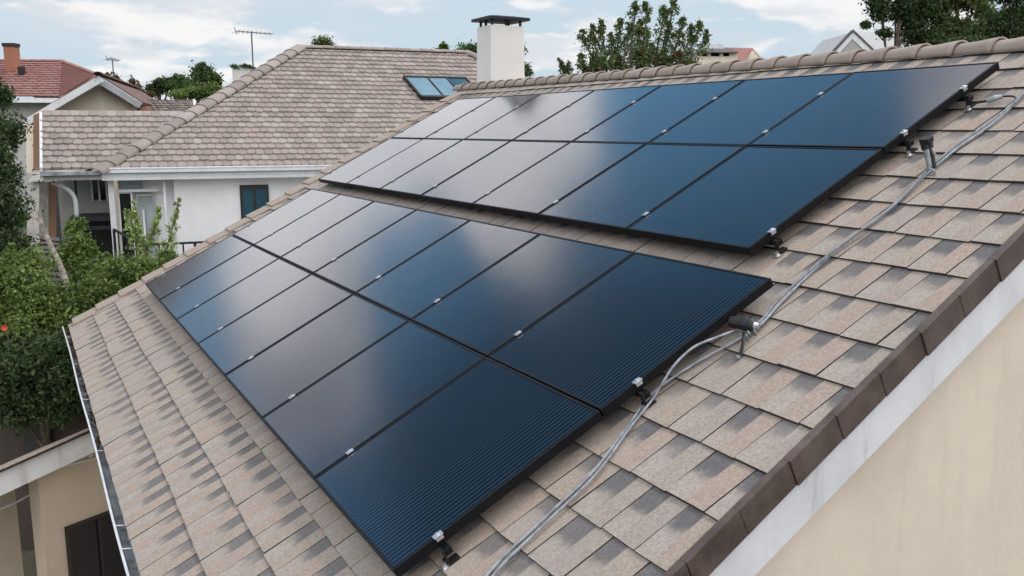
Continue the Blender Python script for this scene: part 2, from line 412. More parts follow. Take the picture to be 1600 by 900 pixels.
# walls
mb = MB()
def zroof(x): return x*tan(TH) + HS/CT
nb = .13                                   # wall set back behind the barge board
XE = V_EAVE*CT + .45; XR = 5.62
pn = [(XE, near_u(XE/CT)+nb), (XR, near_u(6.2)+nb), (2*XR-XE, near_u(6.2)+nb)]
pf = [(XE, far_u(0)-.3), (XR, far_u(6.2)-.3), (2*XR-XE, far_u(6.2)-.3)]
zt = [zroof(XE)-.12, zroof(XR)-.12, zroof(XE)-.12]
vsn = [(x, y, z) for (x, y), z in zip(pn, zt)]; vsf = [(x, y, z) for (x, y), z in zip(pf, zt)]
bn = [(pn[0][0], pn[0][1], GZ), (pn[2][0], pn[2][1], GZ)]; bf = [(pf[0][0], pf[0][1], GZ), (pf[2][0], pf[2][1], GZ)]
V = vsn+vsf+bn+bf
mb.add(V, [(6, 7, 2, 1, 0), (8, 3, 4, 5, 9), (6, 0, 3, 8), (7, 9, 5, 2)])
mb.build('wall', M['wallbeige'], house)
# roof deck (thin slab under the shingles), both slopes
roof = MB()
T = -.012
pts = [RP(near_u(V_EAVE)+.02, V_EAVE+.02, HS+T), RP(near_u(6.3)+.02, ridge_v(-.7), HS+T), RP(far_u(6.3)-.02, ridge_v(10.8), HS+T), RP(far_u(V_EAVE)-.02, V_EAVE+.02, HS+T)]
roof.slab(pts, NR, .09)
def mirror(p): return Vector((2*RP(0, ridge_v(p[1]), HS).x-p[0], p[1], p[2]))
roof.slab([mirror(p) for p in pts], (ST, 0, CT), .09)
roof_o = roof.build('roof', M['under'], house)
# shingle courses, tab by tab
rs = random.Random(3)
mb = MB()
EXPO, TABW = .325, .252
nc = int((6.35-V_EAVE)/EXPO)+1
for c in range(nc):
    v0 = V_EAVE-.03 + c*EXPO + (.03 if c else 0); v1 = V_EAVE + (c+1)*EXPO + .03
    ph = [0.0, .50, .08, .55, .95, .42][c % 6]*TABW + rs.uniform(-.03, .03)
    u = near_u(v0) - ph
    ua0, ub0 = near_u(v0), far_u(v0)
    wav = [rs.uniform(-1, 1) for _ in range(3)]
    while u < ub0:
        w = TABW*rs.uniform(.90, 1.10)
        a, b_ = u+.0036, u+w-.0036
        sk = rs.uniform(-.004, .004)
        if b_ > ua0+.01 and a < ub0-.01:
            ua, ub = max(a, ua0+rs.uniform(-.004, .004)), min(b_, ub0)
            def cv(uu, vv): return min(vv, ridge_v(uu))
            wf = lambda uu: .005*(wav[0]*sin(uu*.9+wav[1]*3)+wav[2]*sin(uu*2.3+c))
            j0, j1 = rs.uniform(-.004, .004), rs.uniform(-.004, .004)
            t0 = .015+rs.uniform(-.003, .005); t1 = .001
            k0, k1 = (v0-V_EAVE)*0, 0
            la, lb = ua + (near_u(v1)-near_u(v0) if a < ua0 else sk), ub + (far_u(v1)-far_u(v0) if b_ > ub0 else sk)
            P = [(ua, v0+j0+wf(ua), t0), (ub, v0+j1+wf(ub), t0+rs.uniform(-.002, .003)), (lb, v1, t1), (la, v1, t1)]
            P = [(x_, min(y_, ridge_v(x_)), z_) for x_, y_, z_ in P]
            if P[2][1]-P[1][1] < .02: u += w; continue
            top = [RP(x_, y_, HS+z_) for x_, y_, z_ in P]; lo = [RP(x_, y_, HS-.011) for x_, y_, z_ in P]
            fu = lambda x_: (x_-a)/(b_-a)
            uvt = [(fu(ua), 0), (fu(ub), 0), (fu(ub), 1.09), (fu(la), 1.09)]
            side = [(fu(ua), .05)]*4
            mb.add(top+lo, [(0, 1, 2, 3)[::-1], (0, 4, 5, 1)[::-1], (1, 5, 6, 2)[::-1], (3, 7, 4, 0)[::-1]],
                   uvs=[uvt[::-1], side, side, side], r=rs.uniform(.01, 1))
            mb.mi[-3:] = [1, 1, 1]  # tab edges set dark, painting in the shadow line of each course
        u += w
mb.build('shingles', [M['shingle'], M['under']], roof_o)
# back slope shingles, one skin
mb = MB()
bp_ = [mirror(RP(near_u(0), V_EAVE, HS+.004)), mirror(RP(near_u(6), ridge_v(-.7), HS+.004)), mirror(RP(far_u(6), ridge_v(10.8), HS+.004)), mirror(RP(far_u(0), V_EAVE, HS+.004))]
mb.slab(bp_, (ST, 0, CT), .012, r=.4); mb.build('back_shingles', M['shingle'], roof_o)
# cut shingle pieces capping the far rake
mb = MB()
v = V_EAVE+.05
while v < 6.1:
    L = .36*rs.uniform(.95, 1.05); ub = far_u(v)+.05; uc = far_u(v+L)+.05; wd = .36
    t0, t1 = .050, .022
    P = [(ub-wd, v, t0-.012), (ub, v, t0), (uc, v+L+.03, t1), (uc-wd, v+L+.03, t1-.004)]
    top = [RP(x_, y_, HS+z_) for x_, y_, z_ in P]; lo = [RP(x_, y_, HS-.02 if i in (0, 3) else HS-.10) for i, (x_, y_, z_) in enumerate(P)]
    mb.add(top+lo, [(3, 2, 1, 0), (0, 1, 5, 4), (1, 2, 6, 5), (3, 0, 4, 7), (2, 3, 7, 6)], uvs=[[(.05, .1), (.4, .1), (.4, .2), (.05, .2)]]+[[(.2, .2)]*4]*4, r=rs.uniform(.05, .6))
    v += L
mb.build('rake_caps', M['shingle'], roof_o)
# ridge tiles: overlapping tapered half barrels
mb = MB()
u = -1.15; TL = .335
while u < 10.98:
    L = TL*rs.uniform(.96, 1.04)
    rr = rs.uniform(-.006, .006); n = 10
    vs_, fs = [], []
    # lapping end (near, u) is fatter
    secs = [(u-.035, .128), (u+.02, .124), (u+L*.5, .108), (u+L+.03, .099)]
    for k, (uu, rad) in enumerate(secs):
        cx = RP(uu, ridge_v(uu), HS); zc = cx.z - .045
        for thick in (0, .016):
            for i in range(n+1):
                t = pi*i/n
                vs_.append((cx.x - cos(t)*(rad-thick)*1.18 + rr, uu, zc + sin(t)*(rad-thick)*1.05))
    m1 = n+1
    for k in range(len(secs)-1):
        a0, a1 = k*2*m1, (k+1)*2*m1
        for i in range(n):
            fs.append((a0+i, a0+i+1, a1+i+1, a1+i)); fs.append((a0+m1+i, a1+m1+i, a1+m1+i+1, a0+m1+i+1))
        fs.append((a0, a1, a1+m1, a0+m1)); fs.append((a0+n, a0+m1+n, a1+m1+n, a1+n))
    for i in range(n): fs.append((i, m1+i, m1+i+1, i+1))
    mb.add(vs_, fs, r=rs.uniform(.02, 1))
    u += L
ro = mb.build('ridge_tiles', M['ridge'], roof_o, smooth=True)
mb = MB(); mb.beam(RP(-1.1, ridge_v(-1.1), HS-.05), RP(10.9, ridge_v(10.9), HS-.05), .16, .08); mb.build('ridge_mortar', M['under'], roof_o)
# brown rake metal: one folded piece per course, barge board, gutter
VN = Vector((.0596/CT, -1, 0)).normalized()
mb = MB(); v = V_EAVE-.02; k = 0
while v < 6.2:
    L = .34; a, b_ = v+.0012, min(v+L-.0012, ridge_v(-.8))
    o1, o2 = near_u(a)-.004, near_u(b_)-.004
    out = .010 + rs.uniform(-.003, .004)
    P = []
    for (uu, vv, ou) in ((o1, a, out+.006), (o2, b_, out)):
        P.append([RP(uu+.03, vv, HS+.022), RP(uu-ou, vv, HS+.022), RP(uu-ou-.012, vv-.012, HS-.105), RP(uu-ou+.012, vv-.012, HS-.108)])
    vs_ = P[0]+P[1]
    mb.add(vs_, [(0, 1, 5, 4)[::-1], (1, 2, 6, 5)[::-1], (2, 3, 7, 6)[::-1], (3, 0, 4, 7)[::-1], (0, 3, 2, 1)[::-1], (4, 5, 6, 7)[::-1]], r=rs.random())
    v += L; k += 1
mb.build('rake_trim', M['brown'], house)
def vplane(u_, v_, h): return RP(u_, v_, h)
mb = MB()
for (top, bot, pr, tk) in ((HS-.085, HS-.335, .0, .03),):
    a0, a1 = V_EAVE-.05, 6.2
    p = [RP(near_u(a0)-pr, a0, top), RP(near_u(a1)-pr, a1, top), RP(near_u(a1)-pr, a1, bot), RP(near_u(a0)-pr, a0, bot)]
    mb.slab(p, VN, tk)
mb.build('barge_board', M['fascia'], house)
mb = MB()
p = [RP(near_u(V_EAVE)+.02, V_EAVE-.05, HS-.12), RP(near_u(6.1)+.02, 6.1, HS-.12), RP(near_u(6.1)+nb+.01, 6.1, HS-.12), RP(near_u(V_EAVE)+nb+.01, V_EAVE-.05, HS-.12)]
mb.slab(p, NR, .02); mb.build('soffit', M['fascia'], house)
mb = MB()
p = [(XR*2-x, y, z) for x, y, z in [tuple(RP(near_u(a), a, h)) for a, h in ((V_EAVE, HS-.05), (6.2, HS-.05), (6.2, HS-.335), (V_EAVE, HS-.335))]]
mb.slab(p, VN, .03); mb.build('barge_board', M['fascia'], house)
# gutter: U profile along the eave
g = thing  # (alias unused)
ex = RP(0, V_EAVE, HS)
prof = [(.035, -.035), (.035, -.12), (-.02, -.135), (-.075, -.125), (-.10, -.085), (-.105, -.025), (-.115, -.018), (-.098, -.018), (-.095, -.08), (-.07, -.113), (-.02, -.122), (.025, -.108), (.025, -.035)]
mb = MB(); ys = [near_u(V_EAVE)+.02+i*(far_u(V_EAVE)-near_u(V_EAVE)-.04)/24 for i in range(25)]
vs_ = []; fs = []
for i, y in enumerate(ys):
    sag = .006*sin(y*1.7)
    for px_, pz_ in [((a_ if a_ > 0 else a_*.88), b2) for a_, b2 in prof]: vs_.append((ex.x+px_+sag*.6, y, ex.z+pz_+sag))
npf = len(prof)
for i in range(len(ys)-1):
    for k in range(npf): fs.append((i*npf+k, (i+1)*npf+k, (i+1)*npf+(k+1) % npf, i*npf+(k+1) % npf))
mb.add(vs_, fs); gut = mb.build('gutter', M['gut_in'], house)
mb = MB()
for i in range(len(ys)-1):
    s0, s1 = .006*sin(ys[i]*1.7), .006*sin(ys[i+1]*1.7)
    mb.beam((ex.x-.098+s0*.6, ys[i], ex.z-.012+s0), (ex.x-.098+s1*.6, ys[i+1]+.002, ex.z-.012+s1), .014, .012)
mb.build('gutter_lip', M['gutwhite'], gut)
for y in [.2, 1.3, 2.32, 2.72, 4.4, 6.1, 7.7, 9.3]:
    mb = MB(); mb.beam((ex.x+.03, y, ex.z-.03), (ex.x-.095, y+.01, ex.z-.012), .012, .004); mb.build('gutter_strap', M['gutwhite'], gut)
mb = MB()                                  # debris lying in the gutter
for i in range(240):
    y = 4.5+rs.random()**.6*5.6; x_ = ex.x+rs.uniform(-.06, .015); z_ = ex.z-.105+rs.uniform(0, .05); s_ = rs.uniform(.012, .045)
    a = rs.uniform(0, pi); d = Vector((cos(a)*s_, sin(a)*s_, rs.uniform(-.01, .02))); e = Vector((-sin(a)*s_*.5, cos(a)*s_*.5, rs.uniform(-.01, .015)))
    o_ = Vector((x_, y, z_)); mb.add([o_-d, o_-e, o_+d, o_+e], [(0, 1, 2, 3)], r=rs.random())
tag(mb.build('leaf_litter', M['lf_rust'], gut), kind='stuff')
mb = MB(); mb.slab([(ex.x+.05, near_u(-1)+.02, ex.z-.02), (ex.x+.05, far_u(-1)-.02, ex.z-.02), (ex.x+.05, far_u(-1)-.02, ex.z-.22), (ex.x+.05, near_u(-1)+.02, ex.z-.22)], (-1, 0, 0), .025)
mb.build('fascia', M['fascia'], house)
# chimney behind the ridge
mb = MB(); cx0, cx1, cy0, cy1, cz = 5.76, 6.40, 9.98, 10.50, 3.79
tp = .02
vs_ = [(cx0-tp, cy0-tp, 1.6), (cx1+tp, cy0-tp, 1.6), (cx1+tp, cy1+tp, 1.6), (cx0-tp, cy1+tp, 1.6), (cx0, cy0, cz), (cx1, cy0, cz), (cx1, cy1, cz), (cx0, cy1, cz)]
mb.add(vs_, [(0, 1, 5, 4), (1, 2, 6, 5), (2, 3, 7, 6), (3, 0, 4, 7), (4, 5, 6, 7)])
chim = mb.build('chimney', M['chim'], house, bevel=.008)
mb = MB()
for (x, y) in ((cx0+.03, cy0+.03), (cx1-.07, cy0+.03), (cx0+.03, cy1-.07), (cx1-.07, cy1-.07), ((cx0+cx1)/2-.02, cy0+.03), (cx0+.03, (cy0+cy1)/2)):
    mb = MB(); mb.box((x, y, cz-.01), (.035, 0, 0), (0, .035, 0), (0, 0, .105)); mb.build('cap_support', M['capmetal'], chim)
mb = MB(); o_ = .075
mb.box((cx0-o_, cy0-o_, cz+.09), (cx1-cx0+2*o_, 0, 0), (0, cy1-cy0+2*o_, 0), (0, 0, .045))
a = [(cx0-o_, cy0-o_, cz+.136), (cx1+o_, cy0-o_, cz+.136), (cx1+o_, cy1+o_, cz+.136), (cx0-o_, cy1+o_, cz+.136)]
b_ = [(cx0+.12, cy0+.12, cz+.175), (cx1-.12, cy0+.12, cz+.175), (cx1-.12, cy1-.12, cz+.175), (cx0+.12, cy1-.12, cz+.175)]
mb.add(a+b_, [(0, 1, 5, 4), (1, 2, 6, 5), (2, 3, 7, 6), (3, 0, 4, 7), (4, 5, 6, 7)])
mb.build('chimney_cap', M['capmetal'], chim, bevel=.006)

# ------------------------------------------------------------------ solar panels
PW, PH = 1.30, 1.328
ORD = ['first', 'second', 'third', 'fourth', 'fifth', 'sixth', 'last']
ROT = Matrix((( 0, CT, -ST, 0), (1, 0, 0, 0), (0, ST, CT, 0), (0, 0, 0, 1)))   # local x=u, y=v, z=normal
# (x axis = UU, y axis = UV_, z axis = NR is left-handed, so local x runs down the row instead)
ROTM = Matrix((( 0, CT, -ST, 0), (-1, 0, 0, 0), (0, ST, CT, 0), (0, 0, 0, 1)))
def panel_meshes():
    g_ = .006; fw_ = .016; d = .055
    W_, H_ = PW-2*g_, PH-2*g_
    f = MB()
    # frame rails, local origin at the corner with smallest v, largest u ; local x = -u
    for (x, y, w, h) in ((0, 0, W_, fw_), (0, H_-fw_, W_, fw_), (0, fw_, fw_, H_-2*fw_), (W_-fw_, fw_, fw_, H_-2*fw_)):
        f.box((x, y, -d), (w, 0, 0), (0, h, 0), (0, 0, d))
    s = MB(); s.box((fw_, fw_, -.012), (W_-2*fw_, 0, 0), (0, H_-2*fw_, 0), (0, 0, .0085))
    b = MB(); b.box((fw_, fw_, -.020), (W_-2*fw_, 0, 0), (0, H_-2*fw_, 0), (0, 0, .007))
    return f, s, b
f_, s_, b_ = panel_meshes()
def mk_panel(first=[None]):
    root = bpy.data.objects.new('solar_panel', None); root.empty_display_size = .3
    C.objects.link(root)
    if first[0] is None:
        fo = f_.build('frame', M['frame'], root, local=True, bevel=.0015)
        so = s_.build('glass', M['panel'], root, local=True)
        bo = b_.build('backsheet', M['rubber'], root, local=True)
        first[0] = (fo, so, bo)
    else:
        for o in first[0]:
            c_ = o.copy(); C.objects.link(c_); c_.parent = root
    return root
ARR = [(0.0, 0.0, 'lower array'), (.3197*1.3, 2.2219*1.3, 'upper array')]
rp = random.Random(11)
for (au, av, nm) in ARR:
    for row in range(2):
        for i in range(7):
            root = mk_panel()
            org = RP(au+(i+1)*PW-.006, av+row*PH+.006, rp.uniform(-.0015, .0015))
            tilt = Matrix.Rotation(rp.uniform(-.0012, .0012), 4, 'X') @ Matrix.Rotation(rp.uniform(-.0012, .0012), 4, 'Y')
            root.matrix_world = Matrix.Translation(org) @ ROTM @ tilt
            where = ('bottom', 'top')[row]
            tag(root, 'black solar panel, %s from the near end in the %s row of the %s' % (ORD[i], where, nm), 'solar panel', 'black solar panels laid in two arrays on the shingle roof')
# rails with feet and clamps
RAILS = [(0, .27, 'under the bottom row of the lower array'), (0, 1.225*1.3, 'under the top row of the lower array'),
         (1, .215, 'under the bottom row of the upper array'), (1, 1.19*1.3, 'low under the top row of the upper array'), (1, 1.71*1.3, 'under the upper array, nearest the ridge')]
for (ai, rv, desc) in RAILS:
    au, av, _ = ARR[ai]; v = av+rv
    t = thing('mounting_rail', 'black rail with silver clamps %s' % desc, 'mounting rail', RP(au, v, HS), 'rails that carry the panels')
    mb = MB(); mb.box(RP(au-.045, v-.02, -.095), UU*(7*PW+.09), UV_*.04, NR*.036); mb.build('rail', M['frame'], t, bevel=.003)
    for k in range(5):
        uu = au-.028 + k*(7*PW-.03)/4
        mb = MB()
        mb.box(RP(uu-.022, v-.032, HS+.012), UU*.044, UV_*.064, NR*.012)
        mb.box(RP(uu-.016, v-.030, HS+.02), UU*.032, UV_*.009, NR*.09)
        mb.tube([RP(uu, v-.034, HS+.02), RP(uu, v-.036, HS+.05)], .012, 8)
        ft = mb.build('roof_foot', M['rubber'], t)
        mb = MB(); mb.tube([RP(uu-.015, v-.055, HS+.018), RP(uu-.015, v-.055, HS+.042)], .013, 8)
        mb.box(RP(uu-.035, v-.075, HS+.012), UU*.05, UV_*.035, NR*.008)
        mb.build('bolt', M['alu'], ft)
    for sgn, uu in ((-1, au-.0), (1, au+7*PW)):
        mb = MB()
        mb.box(RP(uu-.016 if sgn < 0 else uu-.016, v-.026, .003), UU*.032, UV_*.052, NR*.007)
        mb.box(RP(uu-.014 if sgn < 0 else uu+.004, v-.020, -.018), UU*.010, UV_*.040, NR*.023)
        mb.tube([RP(uu-.002, v, .008), RP(uu-.002, v, .020)], .010, 8)
        mb.build('end_clamp', M['alu'], t, bevel=.001)
    for k in range(1, 7):
        uu = au+k*PW
        mb = MB(); mb.box(RP(uu-.015, v-.024, .003), UU*.030, UV_*.048, NR*.006); mb.tube([RP(uu, v, .008), RP(uu, v, .016)], .009, 8)
        mb.build('mid_clamp', M['alu'], t)

# ------------------------------------------------------------------ cables
def crspline(P, n=10):
    P = [Vector(p) for p in P]; out = []
    Q = [P[0]*2-P[1]]+P+[P[-1]*2-P[-2]]
    for i in range(1, len(Q)-2):
        a, b, c_, d = Q[i-1:i+3]
        for k in range(n):
            t = k/n; out.append(.5*((2*b)+(c_-a)*t+(2*a-5*b+4*c_-d)*t*t+(3*b-a-3*c_+d)*t**3))
    out.append(P[-1]); return out
def cable(name, P, rad, mat, label, group=None):
    mb = MB(); mb.tube(crspline(P, 12), rad, 8); o = mb.build(name, mat, smooth=True)
    return tag(o, label, 'cable', group)
hc = HS+.030
mainp = [(-.66, -.35), (-.50, 0), (-.32, .33), (-.26, .7), (-.215, 1.05), (-.10, 1.38), (.0, 1.66), (-.02, 1.95), (-.10, 2.22), (-.12, 2.40), (-.07, 2.62), (-.01, 3.1), (-.01, 3.67), (.04, 4.11), (.05, 4.45), (.03, 4.80), (.06, 5.20), (.12, 5.6), (.16, 6.05)]
gr = 'grey cables running up the roof beside the panels'
cable('cable', [RP(u+.012, v, hc+.002*sin(v*9)) for u, v in mainp], .0082, M['cable'], 'thick pale grey cable running up the roof nearest the rake edge', gr)
p2 = [(-.70, -.35), (-.53, 0), (-.345, .33), (-.285, .7), (-.235, 1.05), (-.11, 1.38), (-.01, 1.60)]
p2 = [RP(u-.005, v, hc+.006) for u, v in p2[:-1]] + [RP(-.045, 1.60, -.118), RP(-.05, 1.70, -.07), RP(-.05, 1.78, -.035), RP(-.048, 1.87, -.016), RP(-.045, 1.98, -.016), RP(-.05, 2.11, -.048), RP(-.055, 2.24, -.085)]
cable('cable', p2, .0072, M['cable'], 'pale grey cable looping up from the pair into the black connector by the lower array', gr)
cable('cable', [RP(u+.012+.018*sin(v*3.1), v+.02, hc+.012+.004*sin(v*5)) for u, v in mainp[8:]], .0072, M['cable2'], 'darker grey cable twisted round the thick one above the black connector', gr)
# connector lying on the cables near the lower array
def connector(center, axis, label):
    t = thing('cable_connector', label, 'cable connector', center)
    ax = Vector(axis).normalized(); c0 = Vector(center)
    mb = MB(); mb.tube([c0-ax*.075, c0-ax*.07, c0-ax*.02, c0+ax*.02, c0+ax*.06, c0+ax*.075], [.026, .034, .034, .038, .038, .028], 12); mb.build('housing', M['rubber'], t, smooth=False, bevel=.002)
    mb = MB(); mb.tube([c0-ax*.105, c0-ax*.07], [.018, .024], 10); mb.tube([c0+ax*.07, c0+ax*.10], [.024, .016], 10); mb.build('cable_gland', M['galv'], t)
    return t
cc = RP(-.055, 2.31, HS+.075)
t = connector(cc, RP(-.06, .02, -.012), 'black plastic cable connector lying between the lower array and the grey cables')
t = thing('cable_clip', 'small metal clip binding the grey cables just below the black connector', 'cable clip', RP(-.115, 2.28, HS))
mb = MB()
for k, (du, dv) in enumerate(((0, 0), (.012, .03), (-.01, .055))):
    c_ = RP(-.10+du, 2.27+dv, hc); ax = (UV_*.9+UU*-.35).normalized(); s1 = ax.cross(NR)
    ring = [c_+(s1*cos(a)*.034+NR*sin(a)*.026) for a in [i*2*pi/14 for i in range(15)]]
    mb.tube(ring, .005, 6)
mb.build('band', M['galv'], t)
mb = MB(); mb.tube(crspline([RP(-.10, 2.27, hc+.02), RP(-.15, 2.22, hc+.03), RP(-.19, 2.16, hc+.015), RP(-.20, 2.12, HS+.02)], 5), [.010]*16, 6); mb.build('strap_tail', M['capmetal'], t)
mb = MB(); mb.tube([RP(-.2, 2.11, HS+.016), RP(-.2, 2.11, HS+.028)], .011, 8); mb.build('screw', M['alu'], t)
# standing cable bracket higher up
t = thing('cable_bracket', 'grey post bracket with black head standing by the cables below the upper array corner', 'cable bracket', RP(.09, 4.20, HS))
pA = RP(.075, 4.20, HS+.01); pB = RP(.115, 4.26, HS+.15); up_ = (pB-pA).normalized()
mb = MB(); mb.tube([pA, pA+(pB-pA)*.5, pB], [.026, .027, .029], 12); mb.build('post', M['galv'], t, smooth=False)
mb = MB(); mb.tube([pB-up_*.02, pB+up_*.045], [.036, .040], 12); mb.box(pB+RP(-.045, -.03, .035), UU*.07, UV_*.05, NR*.03)
sd_ = RP(-.034, -.01, 0); mb.tube([pA+sd_+NR*.02, pB+sd_-up_*.01, pB+sd_+up_*.03], [.010, .013, .014], 8); mb.build('head', M['rubber'], t)
mb = MB(); mb.tube([pB+RP(-.05, -.02, .0), pB+RP(-.065, -.03, -.04)], .009, 8); mb.tube([pB+RP(-.055, -.02, -.05), pB+RP(-.065, -.03, -.07)], .010, 8); mb.build('bolt', M['galv'], t)
for (u, v) in ((.035, 4.13),):
    mb = MB(); c_ = RP(u, v, hc+.004); ax = (UV_+UU*.08).normalized(); s1 = ax.cross(NR)
    mb.tube([c_+(s1*cos(a)*.036+NR*sin(a)*.026) for a in [i*2*pi/14 for i in range(15)]], .006, 6); mb.build('band', M['galv'], t)
# link from the top foot to the cables
t = thing('link_cable', 'short black lead with silver plug from the upper array to the grey cables', 'cable', RP(.3, 5.2, HS))
mb = MB(); mb.tube(crspline([RP(.40, 5.10, -.10), RP(.33, 5.10, HS+.05), RP(.27, 5.13, HS+.045)], 6), .010, 8); mb.tube(crspline([RP(.20, 5.18, HS+.05), RP(.13, 5.19, HS+.045), RP(.085, 5.16, HS+.04), RP(.07, 5.10, HS+.03)], 6), .007, 8); mb.build('lead', M['rubber'], t, smooth=True)
mb = MB(); mb.tube([RP(.275, 5.125, HS+.045), RP(.235, 5.155, HS+.05), RP(.19, 5.18, HS+.05)], [.019, .022, .014], 10); mb.build('plug', M['galv'], t)
#PART2
# ------------------------------------------------------------------ white neighbour house
AL = radians(21.0)
FH = Vector((-sin(YAW), cos(YAW), 0)).normalized()
E1 = (RIGHT*cos(AL) + FH*sin(AL)).normalized()           # along the eave
E2 = (FH*cos(AL) - RIGHT*sin(AL)).normalized()           # into the house
A0 = W(158, 262, 18.0); A0z = A0.z
def H(a, b, z): return Vector((A0.x, A0.y, 0)) + E1*a + E2*b + Vector((0, 0, z))
EZ = A0z; PT = .615
wh = thing('house', 'white rendered house with scalloped grey pink tile roof and a skylight', 'house', H(7, 4.7, GZ), None, 0)
mb = MB()
def hbox(mb, a0, a1, b0, b1, z0, z1, r=None): return mb.box(H(a0, b0, z0), E1*(a1-a0), E2*(b1-b0), Vector((0, 0, z1-z0)), r)
hbox(mb, 1.35, 13.6, .35, 9.0, GZ, EZ-.16)
mb.build('wall', M['wallwhite'], wh)
# roof core: a hip
RA0, RA1, RB = 4.68, 9.32, 4.68
AE = 14.0; zR = EZ + PT*RB
mb = MB()
def HR(a, b, dz=0): return H(a, b, EZ + PT*min(b, 2*RB-b) + dz)
c0, c1, c2, c3, r0, r1 = HR(0, 0, -.03), HR(AE, 0, -.03), HR(AE, 9.36, -.03), HR(0, 9.36, -.03), HR(RA0, RB, -.03), HR(RA1, RB, -.03)
mb.add([c0, c1, c2, c3, r0, r1], [(0, 1, 5, 4), (1, 2, 5), (2, 3, 4, 5), (3, 0, 4), (0, 3, 2, 1)])
hroof = mb.build('roof', M['under'], wh)
WL = -1.08                                   # left end of the low wing
mb = MB()
wz = PT*1.76
P = [HR(WL, 0, -.03), HR(.3, 0, -.03), HR(2.0, 1.76, -.03), HR(WL-.12, 1.76, -.03)]
Pb = [H(WL, 3.5, EZ-.03), H(.3, 3.5, EZ-.03)]
mb.add(P+Pb, [(0, 1, 2, 3), (3, 2, 5, 4), (0, 3, 4), (0, 4, 5, 1)])
mb.build('wing_roof', M['under'], hroof)
def tiles(name, fa0, fa1, b0, b1, mat, parent, fr, slope, tw=.18, th=.222, sc=.05, seed=1, ridge_z=None):
    """scalloped tile courses on a slope; fa0/fa1(b) give the ends, fr(a,b,h) the place"""
    rr = random.Random(seed); mb = MB(); b = b0; row = 0; db = th/sqrt(1+slope*slope)
    while b < b1-.02:
        a0, a1 = fa0(b), fa1(b); k0 = int(a0/tw)-1; off = (row % 2)*tw*.5
        k = k0
        while k*tw+off < a1:
            s0 = k*tw+off; s1 = s0+tw
            if s1 > a0+.02 and s0 < a1-.02:
                s0_, s1_ = max(s0+.0025, a0), min(s1-.0025, a1); w = s1_-s0_; n = 6
                jit = rr.uniform(-.008, .008); bt = min(b+db*1.12, b1)
                front, back, low = [], [], []
                for i in range(n+1):
                    t = i/n; a = s0_+w*t; tt = (a-s0)/tw
                    sag = (1-abs(2*tt-1)**2.2)
                    hgt = .036+.022*sag+jit*.6
                    bb = b - sc*sag + jit
                    front.append(fr(a, bb, hgt)); back.append(fr(a, bt, .004)); low.append(fr(a, bb+.008, hgt-.045))
                o = front+back+low; m1 = n+1; fs = []
                for i in range(n):
                    fs.append((i, i+1, m1+i+1, m1+i)); fs.append((2*m1+i, 2*m1+i+1, i+1, i))
                mb.add(o, fs, r=rr.random())
            k += 1
        b += db; row += 1
    return mb.build(name, mat, parent)
tiles('tile_courses', lambda b: (WL-.07*b if b < 1.76 else b), lambda b: AE-b, -.02, RB, M['tile'], hroof, lambda a, b, h: HR(a, b, h), PT)
# hip and ridge caps
def caps(name, p0, p1, rad, L, mat, parent, seed=5, lift=.0, flat=.62):
    rr = random.Random(seed); mb = MB(); p0, p1 = Vector(p0), Vector(p1); d = (p1-p0); n_ = max(1, int(d.length/L)); ax = d.normalized()
    side = ax.cross(Vector((0, 0, 1))).normalized(); up = side.cross(ax); st = d/n_
    for i in range(n_):
        a = p0+st*i-ax*.04; b = p0+st*(i+1)+ax*.02; seg = 8; vs_ = []; fs = []
        j = rr.uniform(-.008, .008)
        for (c_, r_) in ((a, rad*1.10), (b, rad*.92)):
            for th_ in (0, .02):
                for k in range(seg+1):
                    t = pi*k/seg; vs_.append(c_+side*(cos(t)*(r_-th_)+j)+up*(sin(t)*(r_-th_)*flat+lift))
        m1 = seg+1
        for k in range(seg):
            fs.append((k, k+1, 2*m1+k+1, 2*m1+k)); fs.append((k, m1+k, m1+k+1, k+1))
        mb.add(vs_, fs, r=rr.random())
    return mb.build(name, mat, parent)
caps('hip_tiles', HR(-.10, -.10, -.02), HR(RA0, RB, .0), .225, .36, M['tile'], hroof, 4, -.02, .5)
caps('hip_tiles', HR(AE, 0, .0), HR(RA1, RB, .0), .16, .36, M['tile'], hroof, 6)
caps('ridge_tiles', HR(RA0, RB, .0), HR(RA1, RB, .0), .13, .33, M['tile'], hroof, 8)
caps('ridge_tiles', HR(WL-.1, 1.76, -.03), HR(1.9, 1.76, -.03), .07, .33, M['tile'], hroof, 9)
# gutters and eaves board
mb = MB()
hbox(mb, -.02, AE, -.13, -.04, EZ-.11, EZ-.02); hbox(mb, -.02, AE, -.145, -.125, EZ-.035, EZ+.0)
mb.build('gutter', M['trim'], wh, bevel=.01)
mb = MB(); hbox(mb, 0, AE, -.035, .34, EZ-.19, EZ-.115); hbox(mb, 0, AE, -.03, .0, EZ-.26, EZ-.12); mb.build('eaves_board', M['trim'], wh)
mb = MB(); hbox(mb, WL-.02, -.02, -.12, -.03, EZ-.14, EZ-.06); mb.build('gutter', M['gut_in'], wh)
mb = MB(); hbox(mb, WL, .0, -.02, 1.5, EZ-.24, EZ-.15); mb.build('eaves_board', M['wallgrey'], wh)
mb = MB(); mb.slab([H(WL-.02, -.05, EZ-.25), H(WL-.02, -.05, EZ+.02), HR(WL-.14, 1.76, .04), HR(WL-.14, 1.76, -.22)], -E1, .05); mb.build('barge_board', M['trim'], wh)
